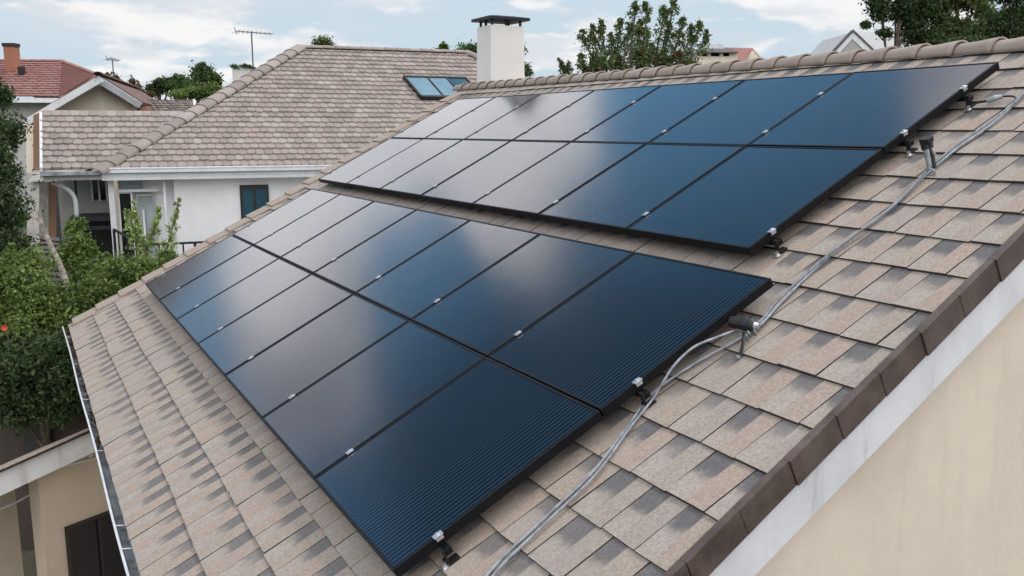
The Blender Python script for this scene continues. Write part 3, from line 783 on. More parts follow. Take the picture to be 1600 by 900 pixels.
# corner bay at the left: white posts, tall window, glazed door, pale curtains behind
mb = MB(); hbox(mb, .08, .19, .30, .42, GZ, EZ-.16)
mb.build('corner_post', M['trim'], wh)
mb = MB(); hbox(mb, .26, 1.35, .62, 9.0, GZ, EZ-.2); mb.build('bay_wall', M['wallwhite'], wh)
mb = MB(); hbox(mb, .262, .50, .50, .61, EZ-2.35, EZ-.55); tw = mb.build('window', M['darkglass'], wh)
mb = MB()
for (a, b_) in ((.245, .275), (.49, .53)): hbox(mb, a, b_, .47, .60, EZ-2.4, EZ-.5)
hbox(mb, .245, .53, .468, .598, EZ-.56, EZ-.50); mb.build('frame', M['trim'], tw)
mb = MB(); hbox(mb, .62, .92, .50, .61, EZ-2.3, EZ-.62); tw = mb.build('window', M['curtain'], wh)
mb = MB()
for (a, b_) in ((.60, .63), (.74, .76), (.91, .94)): hbox(mb, a, b_, .47, .60, EZ-2.4, EZ-.6)
hbox(mb, .60, .94, .468, .598, EZ-.63, EZ-.58); mb.build('frame', M['wallgrey'], tw)
mb = MB(); hbox(mb, .30, .72, .50, .615, EZ-.46, EZ-.24); mb.build('transom_window', M['curtain'], wh)
mb = MB(); hbox(mb, .26, 1.05, .40, .50, EZ-.53, EZ-.47); mb.build('lintel', M['trim'], wh)
mb = MB(); mb.tube([H(1.16, .30, EZ-.3), H(1.16, .30, EZ-1.2), H(1.16, .3, EZ-3.4)], .035, 8); mb.tube([H(.72, .42, EZ-.9), H(.72, .42, EZ-3.2)], .022, 6); mb.build('downpipe', M['trim'], wh, smooth=True)
# dark recess under the wing, black canopy and posts
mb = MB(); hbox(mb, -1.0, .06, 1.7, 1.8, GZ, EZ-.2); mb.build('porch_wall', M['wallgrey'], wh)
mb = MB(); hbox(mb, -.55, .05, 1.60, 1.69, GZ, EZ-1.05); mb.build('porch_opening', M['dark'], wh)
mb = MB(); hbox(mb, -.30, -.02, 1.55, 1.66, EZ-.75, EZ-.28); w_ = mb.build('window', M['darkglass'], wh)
mb = MB()
for a in (-.33, -.19, -.04): hbox(mb, a, a+.035, 1.50, 1.60, EZ-.78, EZ-.25)
mb.build('frame', M['trim'], w_)
mb = MB(); hbox(mb, -.62, -.58, 1.2, 1.25, GZ, EZ-.2); mb.build('porch_post', M['blackmetal'], wh)
mb = MB(); hbox(mb, -.70, .10, .5, 1.5, EZ-1.12, EZ-1.04); hbox(mb, -.66, .10, .45, .52, EZ-1.30, EZ-1.22); mb.build('porch_canopy', M['blackmetal'], wh)
mb = MB(); mb.tube(crspline([H(-.95, .4, EZ-.30), H(-.70, .35, EZ-.42), H(-.56, .35, EZ-.62), H(-.55, .35, EZ-1.0)], 6), .045, 8); mb.build('downpipe', M['trim'], wh, smooth=True)
# dark framed window in the white wall
pw = W(397, 300, 20)
def wall_hit(px, py, b):
    d = (W(px, py, 1)-CAM); o = CAM; n = E2; t = (b-(o-Vector((A0.x, A0.y, 0))).dot(n))/d.dot(n); p = o+d*t
    q = p-Vector((A0.x, A0.y, 0)); return q.dot(E1), p.z
a0, z1 = wall_hit(374, 289, .35); a1, z0 = wall_hit(419, 338, .35); a1b, _ = wall_hit(419, 289, .35)
mb = MB(); hbox(mb, a0, a1b, .31, .40, z0-.25, z1); w_ = mb.build('window', M['winframe'], wh)
for k in range(2):
    mb = MB(); s_ = (a1b-a0)/2; hbox(mb, a0+.05+k*s_-k*.02, a0+s_*(k+1)-.03-k*.02, .302, .345, z0-.2, z1-.09); mb.build('pane', M['blueglass'], w_)
mb = MB(); hbox(mb, a0-.04, a1b+.04, .27, .36, z0-.30, z0-.25); mb.build('sill', M['trim'], w_)
# skylight of three panes
def roof_hit(px, py, dz=0):
    n = (Vector((0, 0, 1)) - E2*PT); d = W(px, py, 1)-CAM; p0 = HR(0, 0, dz); t = (p0-CAM).dot(n)/d.dot(n); p = CAM+d*t
    q = p-Vector((A0.x, A0.y, 0)); return q.dot(E1), q.dot(E2)
al_, bl_ = roof_hit(657, 150, .12); au_, bu_ = roof_hit(629, 117, .12); ar_, br_ = roof_hit(727, 119, .12)
al2, _ = roof_hit(757, 152, .12)
nR = (Vector((0, 0, 1)) - E2*PT).normalized()
def SK(s, t, h):   # s along the length 0..1, t up 0..1
    a = (al_*(1-t)+au_*t)*(1-s) + (al2*(1-t)+ar_*t)*s; b = bl_*(1-t)+bu_*t
    return HR(a, b, 0)+nR*h
mb = MB()
for (s0, s1, t0, t1) in ((0, 1, 0, .07), (0, 1, .94, 1), (0, .025, 0, 1), (.975, 1, 0, 1), (.355, .372, 0, 1), (.66, .68, 0, 1)):
    q = [SK(s0, t0, .13+.002*s0), SK(s1, t0, .13), SK(s1, t1, .13), SK(s0, t1, .13)]; mb.slab(q, nR, .13+.001*s1)
sky_o = mb.build('skylight', M['winframe'], hroof)
for k, (s0, s1) in enumerate(((.03, .35), (.377, .655), (.685, .97))):
    mb = MB(); mb.slab([SK(s0, .075, .105), SK(s1, .075, .105), SK(s1, .935, .105), SK(s0, .935, .105)], nR, .02); mb.build('skylight_pane', M['skyglass'] if k < 2 else M['blueglass'], hroof)
# terrace in front of the white wall with black railing
ter = thing('terrace', 'grey terrace floor with black metal railing below the white house', 'terrace', H(2, -1, GZ))
mb = MB(); hbox(mb, .05, 12, -1.6, .30, GZ, EZ-2.40); mb.build('floor_slab', M['concrete'], ter)
def railing(parent, p0, p1, n, hgt=.9):
    p0, p1 = Vector(p0), Vector(p1)
    mb = MB(); z = Vector((0, 0, hgt)); mb.beam(p0+z, p1+z, .05, .04); mb.build('handrail', M['blackmetal'], parent)
    mb = MB(); z2 = Vector((0, 0, .1)); mb.beam(p0+z2, p1+z2, .03, .03); mb.build('bottom_rail', M['blackmetal'], parent)
    for i in range(n+1):
        q = p0+(p1-p0)*i/n; mb = MB(); mb.beam(q, q+z-Vector((0, 0, .02)), .028 if i % 4 else .05, .028 if i % 4 else .05, (0, 1, 0)); mb.build('baluster', M['blackmetal'], parent)
zt_ = EZ-2.40
railing(ter, H(.15, -.1, zt_+.15), H(.75, -1.5, zt_-.05), 7, 1.0)
railing(ter, H(.78, -1.5, zt_-.02), H(6.5, -1.5, zt_-.02), 26, 1.0)
railing(ter, H(-.9, -1.55, zt_-.2), H(.74, -1.53, zt_-.1), 10, .85)

# ------------------------------------------------------------------ houses further off
def gable_prism(mb, L, R_, T_, back, th):
    pass
# cream gabled house
cg = thing('house', 'small cream gabled house with white barge boards and brown roof at the left', 'house', W(100, 260, 26) + Vector((0, 0, -6)))
dp = 25.0
apex = W(155, 117, dp); lft = W(30, 190, dp-.0); rgt = W(224, 160, dp+1.5); bk = FH*9 + RIGHT*-2.6
def under(p, dz): return Vector((p.x, p.y, p.z-dz))
wl, wr_ = W(70, 175, dp+.5), W(206, 160, dp+1.6)
mb = MB(); wa = W(155, 124, dp+.6)
f = [W(72, 170, dp+.5), W(206, 160, dp+1.6)]
base = [Vector((p.x, p.y, GZ)) for p in f]
mb.add([base[0], base[1], f[1], wa, f[0]]+[v_+bk for v_ in (base[0], base[1], f[1], wa, f[0])], [(0, 1, 2, 3, 4), (9, 8, 7, 6, 5), (0, 4, 9, 5), (1, 6, 7, 2)])
mb.build('wall', M['wallcream'], cg)
mb = MB(); n1 = (apex-lft).cross(bk).normalized(); n1 = n1 if n1.z > 0 else -n1; n2 = (rgt-apex).cross(bk).normalized(); n2 = n2 if n2.z > 0 else -n2
mb.slab([lft, apex, apex+bk, lft+bk], n1, .10); mb.slab([apex, rgt, rgt+bk, apex+bk], n2, .10); cr = mb.build('roof', M['redbrown'], cg)
caps('ridge_tiles', apex-bk*.02, apex+bk, .12, .4, M['redbrown'], cr, 3)
for (p, q, n_) in ((lft, apex, n1), (apex, rgt, n2)):
    mb = MB(); o_ = -FH*.06; mb.slab([p+o_-n_*.03, q+o_-n_*.03, q+o_-n_*.21, p+o_-n_*.21], -FH, .06); mb.build('barge_board', M['trim'], cg)
mb = MB(); c_ = W(153, 129, dp+.35); mb.tube([c_+Vector((0, 0, .14)), c_+Vector((0, 0, .02)), c_-Vector((0, 0, .10))], [.05, .11, .09], 10); mb.build('lamp', M['trim'], cg)
mb = MB(); a = W(29, 190, dp); b_ = W(29, 190, dp)+bk; mb.beam(a, b_, .13, .11); mb.tube(crspline([W(27, 193, dp), W(30, 201, dp+.1), W(43, 206, dp+.4), W(50, 214, dp+.5), W(50, 268, dp+.5)], 5), .05, 8); mb.build('gutter', M['trim'], cg)
mb = MB(); mb.slab([W(52, 180, 24.7), W(72, 172, 24.7), W(72, 400, 24.7), W(52, 400, 24.7)], -FH, .6); mb.build('brown_wall', M['brownwall'], cg)
mb = MB(); mb.slab([W(41, 195, 24.9), W(52, 195, 24.9), W(52, 270, 24.9), W(41, 270, 24.9)], -FH, .5); mb.build('wall_strip', M['wallcream'], cg)
mb = MB(); mb.slab([W(69, 178, 24.4), W(77, 178, 24.4), W(80, 265, 24.4), W(71, 265, 24.4)], -FH, .1); mb.build('dark_pane', M['darkglass'], cg)
mb = MB(); mb.slab([W(44, 284, 24.0), W(100, 283, 24.0), W(100, 270, 24.0), W(52, 268, 24.4)], -FH, 1.0); mb.slab([W(48, 267, 24.4), W(98, 267, 24.4), W(98, 272, 24.2), W(48, 272, 24.2)], -FH, 1.2); mb.build('balcony', M['concrete'], cg)
mb = MB(); mb.slab([W(42, 285, 24.2), W(61, 285, 24.2), W(61, 400, 24.2), W(42, 400, 24.2)], -FH, .5); mb.build('stone_pillar', M['concrete'], cg)
mb = MB(); mb.slab([W(88, 290, 24.0), W(98, 290, 24.0), W(98, 400, 24.0), W(88, 400, 24.0)], -FH, .3); mb.build('dark_post', M['dark'], cg)
# red tiled house behind
rh = thing('house', 'red tiled house with brick chimney at the far left', 'house', W(60, 140, 36)+Vector((0, 0, -7)))
dr = 33.0; ridL, ridR = W(-90, 95, dr+4), W(97, 96, dr+4); evL, evR = W(-100, 150, dr), W(92, 151, dr); hR = W(150, 116, dr+3.5)
mb = MB(); nf = (evR-evL).cross(ridR-evL).normalized(); nf = nf if nf.z > 0 else -nf
dnv = FH*8
mb.add([evL, evR, hR, ridR, ridL, evL+dnv, hR+FH*5+Vector((0, 0, -1.5))], [(0, 1, 2, 3, 4), (2, 6, 3), (4, 3, 6, 5)])
rr_ = mb.build('roof', M['redtile'], rh)
def bil(s, t): return (evL*(1-s)+evR*s)*(1-t)+(ridL*(1-s)+ridR*s)*t
edgeR = lambda t: 1.0 + .31*(1-abs(2*t-1.0)) if False else 1.0
Lr = (evR-evL).length; Ht = ((ridL+ridR)/2-(evL+evR)/2).length
def fr_red(a, b, h): return bil(a/Lr, b/Ht)+nf*h
tiles('tile_courses', lambda b: 0, lambda b: Lr, 0, Ht, M['redtile'], rr_, fr_red, 0.0, tw=.26, th=.33, sc=.03, seed=9)
caps('ridge_tiles', ridL, ridR, .13, .4, M['redtile'], rr_, 2); caps('hip_tiles', ridR, hR, .12, .4, M['redtile'], rr_, 3)
mb = MB(); mb.add([ridR, evR, hR], [(0, 1, 2)]); mb.slab([ridR, evR, W(120, 152, dr+1), hR], nf, .08, r=.5); mb.build('hip_face', M['redtile'], rr_)
mb = MB(); mb.slab([evL+nf*-.05, evR+nf*-.05, evR-Vector((0, 0, .22)), evL-Vector((0, 0, .22))], -FH, .1); mb.build('gutter', M['trim'], rh)
mb = MB(); mb.slab([W(-100, 156, dr+.7), W(105, 156, dr+.7), W(105, 330, dr+.7), W(-100, 330, dr+.7)], -FH, 6); mb.build('wall', M['wallgrey'], rh)
mb = MB(); mb.box(W(9, 118, dr+2.6), RIGHT*.42, FH*.42, Vector((0, 0, 1.12))); bc = mb.build('chimney', M['brick'], rh)
mb = MB(); o_ = W(9, 118, dr+2.6)+Vector((0, 0, 1.13))-RIGHT*.03-FH*.03; mb.box(o_, RIGHT*.48, FH*.48, Vector((0, 0, .13))); mb.build('chimney_cap', M['dark'], bc)
mb = MB(); mb.box(W(28, 116, dr+2.2), RIGHT*.2, FH*.2, Vector((0, 0, .3))); mb.build('roof_vent', M['dark'], rr_)
# low grey roof between gable and white house
lr = thing('house', 'low house with weathered grey pink roof between the cream gable and the white house', 'house', W(250, 200, 29)+Vector((0, 0, -5)))
mb = MB(); p = [W(205, 181, 27), W(300, 181, 27), W(300, 157, 30), W(228, 157, 30)]; nn = (p[1]-p[0]).cross(p[2]-p[0]).normalized(); nn = nn if nn.z > 0 else -nn
mb.slab(p, nn, .1, r=.5); lro = mb.build('roof', M['tile'], lr)
tiles('tile_courses', lambda b: 0, lambda b: 1, 0, 1.0, M['tile'], lro, lambda a, b, h: (p[0]*(1-a)+p[1]*a)*(1-b)+(p[3]*(1-a)+p[2]*a)*b+nn*h, 0, tw=.1, th=.12, sc=.01)
mb = MB(); mb.slab([W(207, 181, 27.1), W(300, 181, 27.1), W(300, 330, 27.1), W(207, 330, 27.1)], -FH, 2.5); mb.build('wall', M['wallcream'], lr)
mb = MB(); mb.slab([W(218, 166, 26.6), W(230, 166, 26.6), W(230, 180, 26.6), W(218, 180, 26.6)], -FH, .3); mb.build('chimney', M['brick'], lr)
# chimney stack behind the white house hip, with plants on it
st_ = thing('chimney', 'squat cream chimney overgrown with plants left of the grey pink roof', 'chimney', W(378, 130, 27))
mb = MB(); mb.box(W(364, 135, 27), RIGHT*.62, FH*.5, Vector((0, 0, .58))); mb.build('stack', M['chim'], st_)
mb = MB(); mb.box(W(362, 108, 27), RIGHT*.70, FH*.55, Vector((0, 0, .06))); mb.build('cap', M['dark'], st_)
# far house with arcaded chimney right of the tree
fh_ = thing('house', 'pale far house with dark roof lantern beside the red gable', 'house', W(1120, 90, 55)+Vector((0, 0, -9)))
D2 = 52
mb = MB(); mb.slab([W(1086, 88, D2), W(1152, 88, D2), W(1152, 230, D2), W(1086, 230, D2)], -FH, 2.4); mb.build('wall', M['wallcream'], fh_)
for x0, x1 in ((1086, 1098), (1106, 1111), (1125, 1130), (1140, 1152)):
    mb = MB(); mb.slab([W(x0, 80, D2), W(x1, 80, D2), W(x1, 88.2, D2), W(x0, 88.2, D2)], -FH, .3); mb.build('pillar', M['wallcream'], fh_)
mb = MB(); mb.slab([W(1088, 80, D2+.4), W(1150, 80, D2+.4), W(1150, 88.2, D2+.4), W(1088, 88.2, D2+.4)], -FH, 1.8); mb.build('opening', M['dark'], fh_)
mb = MB(); q = [W(1086, 81, D2-.3), W(1154, 81, D2-.3), W(1143, 75.5, D2+1.2), W(1098, 75.5, D2+1.2)]; mb.add(q+[W(1086, 81, D2+2.5), W(1154, 81, D2+2.5), W(1086, 82.5, D2-.3), W(1154, 82.5, D2-.3)], [(0, 1, 2, 3), (0, 3, 4), (1, 5, 2), (3, 2, 5, 4), (6, 7, 1, 0)]); frf = mb.build('roof', M['slate'], fh_)
mb = MB(); mb.slab([W(1108, 68, D2+1), W(1131, 69, D2+1), W(1131, 76, D2+1), W(1108, 76, D2+1)], -FH, .5); mb.build('roof_vent', M['galv'], frf)
rg = thing('house', 'far house with small red gable roof peeping over the ridge', 'house', W(1170, 90, 60)+Vector((0, 0, -10)))
D3 = 56
mb = MB(); mb.slab([W(1126, 74, D3+2), W(1176, 75, D3+2), W(1164, 98, D3), W(1122, 98, D3)], -FH, .4); mb.slab([W(1176, 75, D3+2), W(1195, 97, D3+1), W(1191, 99, D3+.8), W(1173, 80, D3+1.4)], -FH, .5); mb.build('roof', M['redtile'], rg)
mb = MB(); mb.slab([W(1177, 79, D3+1), W(1192, 98, D3+1), W(1192, 200, D3+1), W(1160, 200, D3+1), W(1160, 100, D3+1)], -FH, 3); mb.build('wall', M['wallcream'], rg)
# white gable with pale grey roof
wg = thing('house', 'far house with white trimmed gable and pale grey roof at the right', 'house', W(1360, 80, 42)+Vector((0, 0, -9)))
D4 = 40
ap, l4, r4 = W(1332, 50, D4), W(1292, 93, D4), W(1374, 90, D4)
apb = W(1452, 50, D4+4)
mb = MB(); mb.slab([ap+FH*.1, apb, W(1470, 110, D4+2.5), r4+FH*.1+Vector((0, 0, -.3))], (ap-r4).cross(apb-ap) if (ap-r4).cross(apb-ap).z > 0 else -(ap-r4).cross(apb-ap), .12, r=.5)
mb.slab([l4+FH*.1, ap+FH*.1, ap+FH*4, l4+FH*4], Vector((0, 0, 1))-RIGHT*.9, .1, r=.3); wgr = mb.build('roof', M['greytile'], wg)
for (p_, q_) in ((l4, ap), (ap, r4)):
    dn = Vector((0, 0, -.30)); mb = MB(); mb.slab([p_-FH*.05, q_-FH*.05, q_-FH*.05+dn, p_-FH*.05+dn], -FH, .15); mb.build('barge_board', M['trim'], wg)
    mb = MB(); u_ = Vector((0, 0, .10)); mb.slab([p_-FH*.1+u_, q_-FH*.1+u_, q_-FH*.1, p_-FH*.1], -FH, .3); mb.build('roof_edge', M['slate'], wgr)
mb = MB(); mb.slab([ap+Vector((0, 0, -.3)), r4+Vector((0, 0, -.3)), Vector((r4.x, r4.y, GZ)), Vector((l4.x, l4.y, GZ)), l4+Vector((0, 0, -.3))], -FH, .3); mb.build('wall', M['wallgrey'], wg)

# antennas
def antenna(px, py0, py1, dep, label, w):
    base_ = W(px, py1, dep); top = Vector((base_.x, base_.y, W(px, py0, dep).z))
    t = thing('antenna', label, 'antenna', base_)
    mb = MB(); mb.tube([base_-Vector((0, 0, .5)), top+Vector((0, 0, .04))], .022, 6); mb.build('mast', M['antenna'], t)
    mb = MB(); l_, r_ = top-RIGHT*w*.42, top+RIGHT*w*.58
    mb.tube([l_+Vector((0, 0, .05)), r_-Vector((0, 0, .03))], .014, 6); mb.build('boom', M['antenna'], t)
    for k in range(9):
        c_ = l_+(r_-l_)*k/8+Vector((0, 0, .05-.08*k/8)); L = .22-.012*k; dd = (FH*.75+RIGHT*.25+Vector((0, 0, .25))).normalized()
        mb = MB(); mb.tube([c_-dd*L, c_+dd*L], .008, 5); mb.build('element', M['antenna'], t)
    mb = MB(); mb.tube([l_+Vector((0, 0, -.04)), l_+Vector((0, 0, .16))-RIGHT*.06], .014, 5); mb.build('reflector', M['antenna'], t)
antenna(397, 53, 135, 27, 'tall television antenna beside the overgrown chimney', 1.05)
antenna(178, 94, 125, 34, 'small distant television antenna above the cream gable', .42)

# ------------------------------------------------------------------ small building at the lower left
ll = thing('outbuilding', 'beige outbuilding with white barge board and dark window below the gutter', 'building', W(80, 850, 8)+Vector((0, 0, -3)))
d0, d1 = 8.4, 9.5
bA, bB = W(-60, 762, d0), W(152, 668, d1)
ax_ = (bB-bA).normalized(); hz = (Vector((ax_.x, ax_.y, 0))).normalized(); nw = Vector((hz.y, -hz.x, 0)); nw = nw if nw.dot(CAM-bA) > 0 else -nw
bB2 = bB + ax_*.15
Z = Vector((0, 0, 1))
mb = MB(); mb.slab([bA-Z*.02, bB2-Z*.02, bB2-Z*.25, bA-Z*.25], nw, .035); mb.build('barge_board', M['fascia'], ll)
mb = MB(); mb.slab([bA+Z*.0-nw*.3, bB2+Z*.0-nw*.3, bB2-Z*.11-nw*.3, bA-Z*.11-nw*.3], nw, .2)
nb_ = ax_.cross(-nw); nb_ = nb_ if nb_.z > 0 else -nb_
rd = (-nw*cos(radians(23))-Z*sin(radians(23))); nb_ = ax_.cross(rd); nb_ = nb_ if nb_.z > 0 else -nb_
mb = MB(); mb.slab([bA-rd*.05+Z*.012, bB2-rd*.05+Z*.012, bB2+rd*2.2+Z*.012, bA+rd*2.6+Z*.012], nb_, .03); lro2 = mb.build('roof', M['under'], ll)
mb = MB(); rr2 = random.Random(8); Lt = (bB2-bA).length; k = 0
while k*.36 < Lt:
    for j in range(7):
        p_ = bA+ax_*(k*.36)-rd*(.075-j*.33)+nb_*(.022+rr2.uniform(0, .005))
        mb.slab([p_, p_+ax_*.355, p_+ax_*.355+rd*.32, p_+rd*.32], nb_, .018, r=rr2.random())
    k += 1
mb.build('shingles', M['shingle'], lro2)
# wall below: a proud pier with window, and a recessed darker part
def down(px, py, inset):    # point of the vertical plane parallel to the barge board, inset behind it
    d = W(px, py, 1)-CAM; o = bA-nw*inset; t = (o-CAM).dot(nw)/d.dot(nw); return CAM+d*t
pier0 = down(64, 800, .22); pier1 = pier0+hz*2.6
zt2 = lambda q: (bA.z + (q-bA).dot(hz)*(ax_.z/hz.dot(ax_))) - .24
mb = MB(); q0, q1 = pier0, pier1
mb.slab([Vector((q0.x, q0.y, zt2(q0))), Vector((q1.x, q1.y, zt2(q1))), Vector((q1.x, q1.y, GZ)), Vector((q0.x, q0.y, GZ))], nw, .2); mb.build('wall', M['wallbeige2'], ll)
r0_ = pier0-hz*3-nw*.9; r1_ = pier0-nw*.9+hz*.2
mb = MB(); mb.slab([Vector((r0_.x, r0_.y, zt2(r0_)-.42)), Vector((r1_.x, r1_.y, zt2(r1_)-.42)), Vector((r1_.x, r1_.y, GZ)), Vector((r0_.x, r0_.y, GZ))], nw, .2); mb.build('recessed_wall', M['wallbeige2'], ll)
mb = MB(); s_ = bA-hz*.5; e_ = bB2; mb.slab([s_-Z*.19-nw*.02, e_-Z*.19-nw*.02, e_-Z*.45-nw*1.0, s_-Z*.45-nw*1.0], nb_, .02); mb.build('soffit', M['fascia'], ll)
wA = down(101, 824, .21); wB = down(260, 790, .21)
mb = MB(); zt3 = wA.z; mb.slab([Vector((wA.x, wA.y, zt3)), Vector((wA.x, wA.y, zt3))+hz*1.5, Vector((wA.x, wA.y, zt3-1.3))+hz*1.5, Vector((wA.x, wA.y, zt3-1.3))], nw, .03); w_ = mb.build('window', M['darkglass'], ll)
mb = MB()
for s0, s1 in ((0, .03), (.36, .385), (.74, .77), (1.1, 1.13)):
    o = Vector((wA.x, wA.y, zt3-1.3))+hz*s0+nw*.004; mb.box(o, hz*(s1-s0), nw*.02, Z*1.3)
mb.box(Vector((wA.x, wA.y, zt3-.03))+nw*.003, hz*1.5, nw*.024, Z*.03); mb.build('frame', M['winframe'], w_)
pp = down(139, 700, .12)
mb = MB(); mb.tube([pp+Z*.10, pp+Z*.07, pp-Z*.10], .035, 12); mb.tube([pp+Z*.02, pp+Z*.0], .042, 12); mb.build('downpipe', M['gutwhite'], ll, smooth=False)
mb = MB(); c0_, c1_, c2_ = down(66, 738, .205), down(100, 728, .205), down(165, 712, .205); mb.tube([c0_, c1_, c2_], .012, 6)
mb.build('conduit', M['fascia'], ll)
mb = MB(); mb.tube(crspline([down(-10, 800, .88), down(25, 785, .88), down(60, 765, .88)], 6), .012, 6); mb.build('conduit', M['fascia'], ll)

# brown hut with dark doorway behind the shrubs, low wall, small dark roof, leaning branch
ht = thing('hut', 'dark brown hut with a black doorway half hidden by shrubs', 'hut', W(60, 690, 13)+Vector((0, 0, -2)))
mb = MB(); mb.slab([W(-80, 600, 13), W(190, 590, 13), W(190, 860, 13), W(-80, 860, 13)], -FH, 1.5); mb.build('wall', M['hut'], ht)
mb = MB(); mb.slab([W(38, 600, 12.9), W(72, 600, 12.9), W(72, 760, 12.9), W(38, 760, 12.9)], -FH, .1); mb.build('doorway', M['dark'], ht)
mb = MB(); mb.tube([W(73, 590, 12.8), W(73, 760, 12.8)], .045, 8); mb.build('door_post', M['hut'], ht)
sr = thing('shed', 'little shed roof of small dark tiles behind the leaning branch', 'shed', W(82, 420, 16)+Vector((0, 0, -2)))
q = [W(62, 368, 17), W(92, 372, 17), W(106, 452, 15.6), W(66, 448, 15.6)]; nn = (q[1]-q[0]).cross(q[2]-q[0]).normalized(); nn = nn if nn.z > 0 else -nn
mb = MB(); mb.slab(q, nn, .06); sro = mb.build('roof', M['slate'], sr)
tiles('tile_courses', lambda b: 0, lambda b: 1, 0, 1, M['slate'], sro, lambda a, b, h: (q[3]*(1-a)+q[2]*a)*(1-b)+(q[0]*(1-a)+q[1]*a)*b+nn*h, 0, tw=.2, th=.1, sc=.02)
mb = MB(); mb.slab([W(66, 449, 15.8), W(106, 453, 15.8), W(106, 640, 15.8), W(66, 640, 15.8)], -FH, .8); mb.build('wall', M['hut'], sr)
br = thing('branch', 'bare pale branch leaning over the shrubs below the balcony', 'branch', W(80, 400, 14.8))
mb = MB(); mb.tube(crspline([W(112, 470, 14.6), W(96, 420, 14.8), W(80, 385, 14.9), W(66, 352, 15), W(61, 330, 15)], 5), [.06-.0016*i for i in range(21)], 8); mb.build('limb', M['palebark'], br)
mb = MB(); mb.tube(crspline([W(68, 355, 15), W(60, 344, 15), W(50, 338, 15.1)], 4), .022, 6); mb.build('twig', M['palebark'], br)
#PART3
# ------------------------------------------------------------------ vegetation
def leaf_mesh(clumps, n, size, seed, aspect=.5, up=.2, hole=0.0):
    """clumps: (centre, (rx,ry,rz), weight); leaves are small bent quads near the clump shells"""
    rr = random.Random(seed); mb_v, mb_f, mb_r = [], [], []
    wt = [c[2] for c in clumps]; tot = sum(wt)
    for (cen, rad, w_) in clumps:
        k = int(n*w_/tot); cr_ = rr.uniform(-.16, .16)
        for _ in range(k):
            a = rr.uniform(0, 2*pi); z = rr.uniform(-1, 1); q = sqrt(1-z*z); d = Vector((q*cos(a), q*sin(a), z))
            rho = rr.random()**.5 if rr.random() < .72 else min(1.6, abs(rr.gauss(0, .75)))
            rho *= 1+.22*sin(3*a+seed)*cos(4*z+cr_*9)
            p = Vector((cen[0]+d.x*rad[0]*rho, cen[1]+d.y*rad[1]*rho, cen[2]+d.z*rad[2]*rho))
            nrm = (d*.7+Vector((rr.gauss(0, .6), rr.gauss(0, .6), rr.gauss(0, .6)+up))).normalized()
            t = nrm.orthogonal().normalized(); b = nrm.cross(t); ang = rr.uniform(0, 2*pi); t2 = t*cos(ang)+b*sin(ang); b2 = nrm.cross(t2)
            s_ = size*rr.uniform(.35, 1.25); o = len(mb_v)
            mb_v += [tuple(p-t2*s_), tuple(p-b2*s_*aspect+nrm*s_*.12), tuple(p+t2*s_), tuple(p+b2*s_*aspect+nrm*s_*.12)]
            mb_f.append((o, o+1, o+2, o+3)); mb_r.append(min(1, max(0, rr.gauss(.45+cr_, .22))))
    return mb_v, mb_f, mb_r
def build_leaves(name, data, mat, parent):
    v_, f_, r_ = data; mb = MB(); mb.v = v_; mb.f = f_; mb.r = r_; mb.uv = [None]*len(f_); mb.mi = [0]*len(f_)
    return mb.build(name, mat, parent)
def tree(name, label, cat, base_, clumps, n, size, leaf, seed, trunk_r=.12, bark='bark', group=None, aspect=.5, limbs=True):
    t = thing(name, label, cat, base_, group); rr = random.Random(seed)
    build_leaves('crown', leaf_mesh(clumps, n, size, seed, aspect), M[leaf], t)
    b = Vector(base_); top = max(clumps, key=lambda c: c[0][2])[0]; cx_ = sum((Vector(c[0]) for c in clumps), Vector())/len(clumps)
    mb = MB(); mid_ = b.lerp(cx_, .55)+Vector((rr.uniform(-.2, .2), rr.uniform(-.2, .2), 0))
    tp_ = Vector(top)
    mb.tube(crspline([b-Vector((0, 0, .3)), b.lerp(mid_, .5), mid_, cx_, cx_.lerp(tp_, .8)], 4), [trunk_r*(1-.056*i) for i in range(17)], 7)
    mb.build('trunk', M[bark], t)
    if limbs:
        for c in sorted(clumps, key=lambda c: -c[2])[1:8]:
            q = Vector(c[0]); s_ = mid_.lerp(cx_, rr.uniform(.45, .9))
            if (q-s_).length < .25: continue
            mb = MB(); mb.tube(crspline([s_, s_.lerp(q, .5)+Vector((0, 0, -.08*(q-s_).length)), q], 4), [trunk_r*.35*(1-.095*i) for i in range(9)], 5); mb.build('limb', M[bark], t)
    return t
def cl(px, py, dep, rpx, rpy=None, w=None):
    """a clump whose outline covers rpx by rpy pixels at that distance"""
    rpy = rpy or rpx; r = rpx*dep/F_PX; rz = rpy*dep/F_PX
    return (tuple(W(px, py, dep)), (r, r, rz), w or (rpx*rpy))
def jit(lst, seed, k=3, s=.65):
    """break every clump into smaller ones for an uneven outline"""
    rr = random.Random(seed); out = []
    for (c, r, w_) in lst:
        for _ in range(k):
            d = Vector((rr.gauss(0, 1), rr.gauss(0, 1), rr.gauss(0, 1))).normalized()*rr.uniform(.35, .85); f = rr.uniform(.42, .78)*s/.65
            out.append(((c[0]+d.x*r[0], c[1]+d.y*r[1], c[2]+d.z*r[2]), (r[0]*f, r[1]*f, r[2]*f), w_*f*f))
        out.append((c, tuple(x*.85 for x in r), w_*1.2))
    return out
def gnd(px, dep): p = W(px, 450, dep); return (p.x, p.y, GZ)
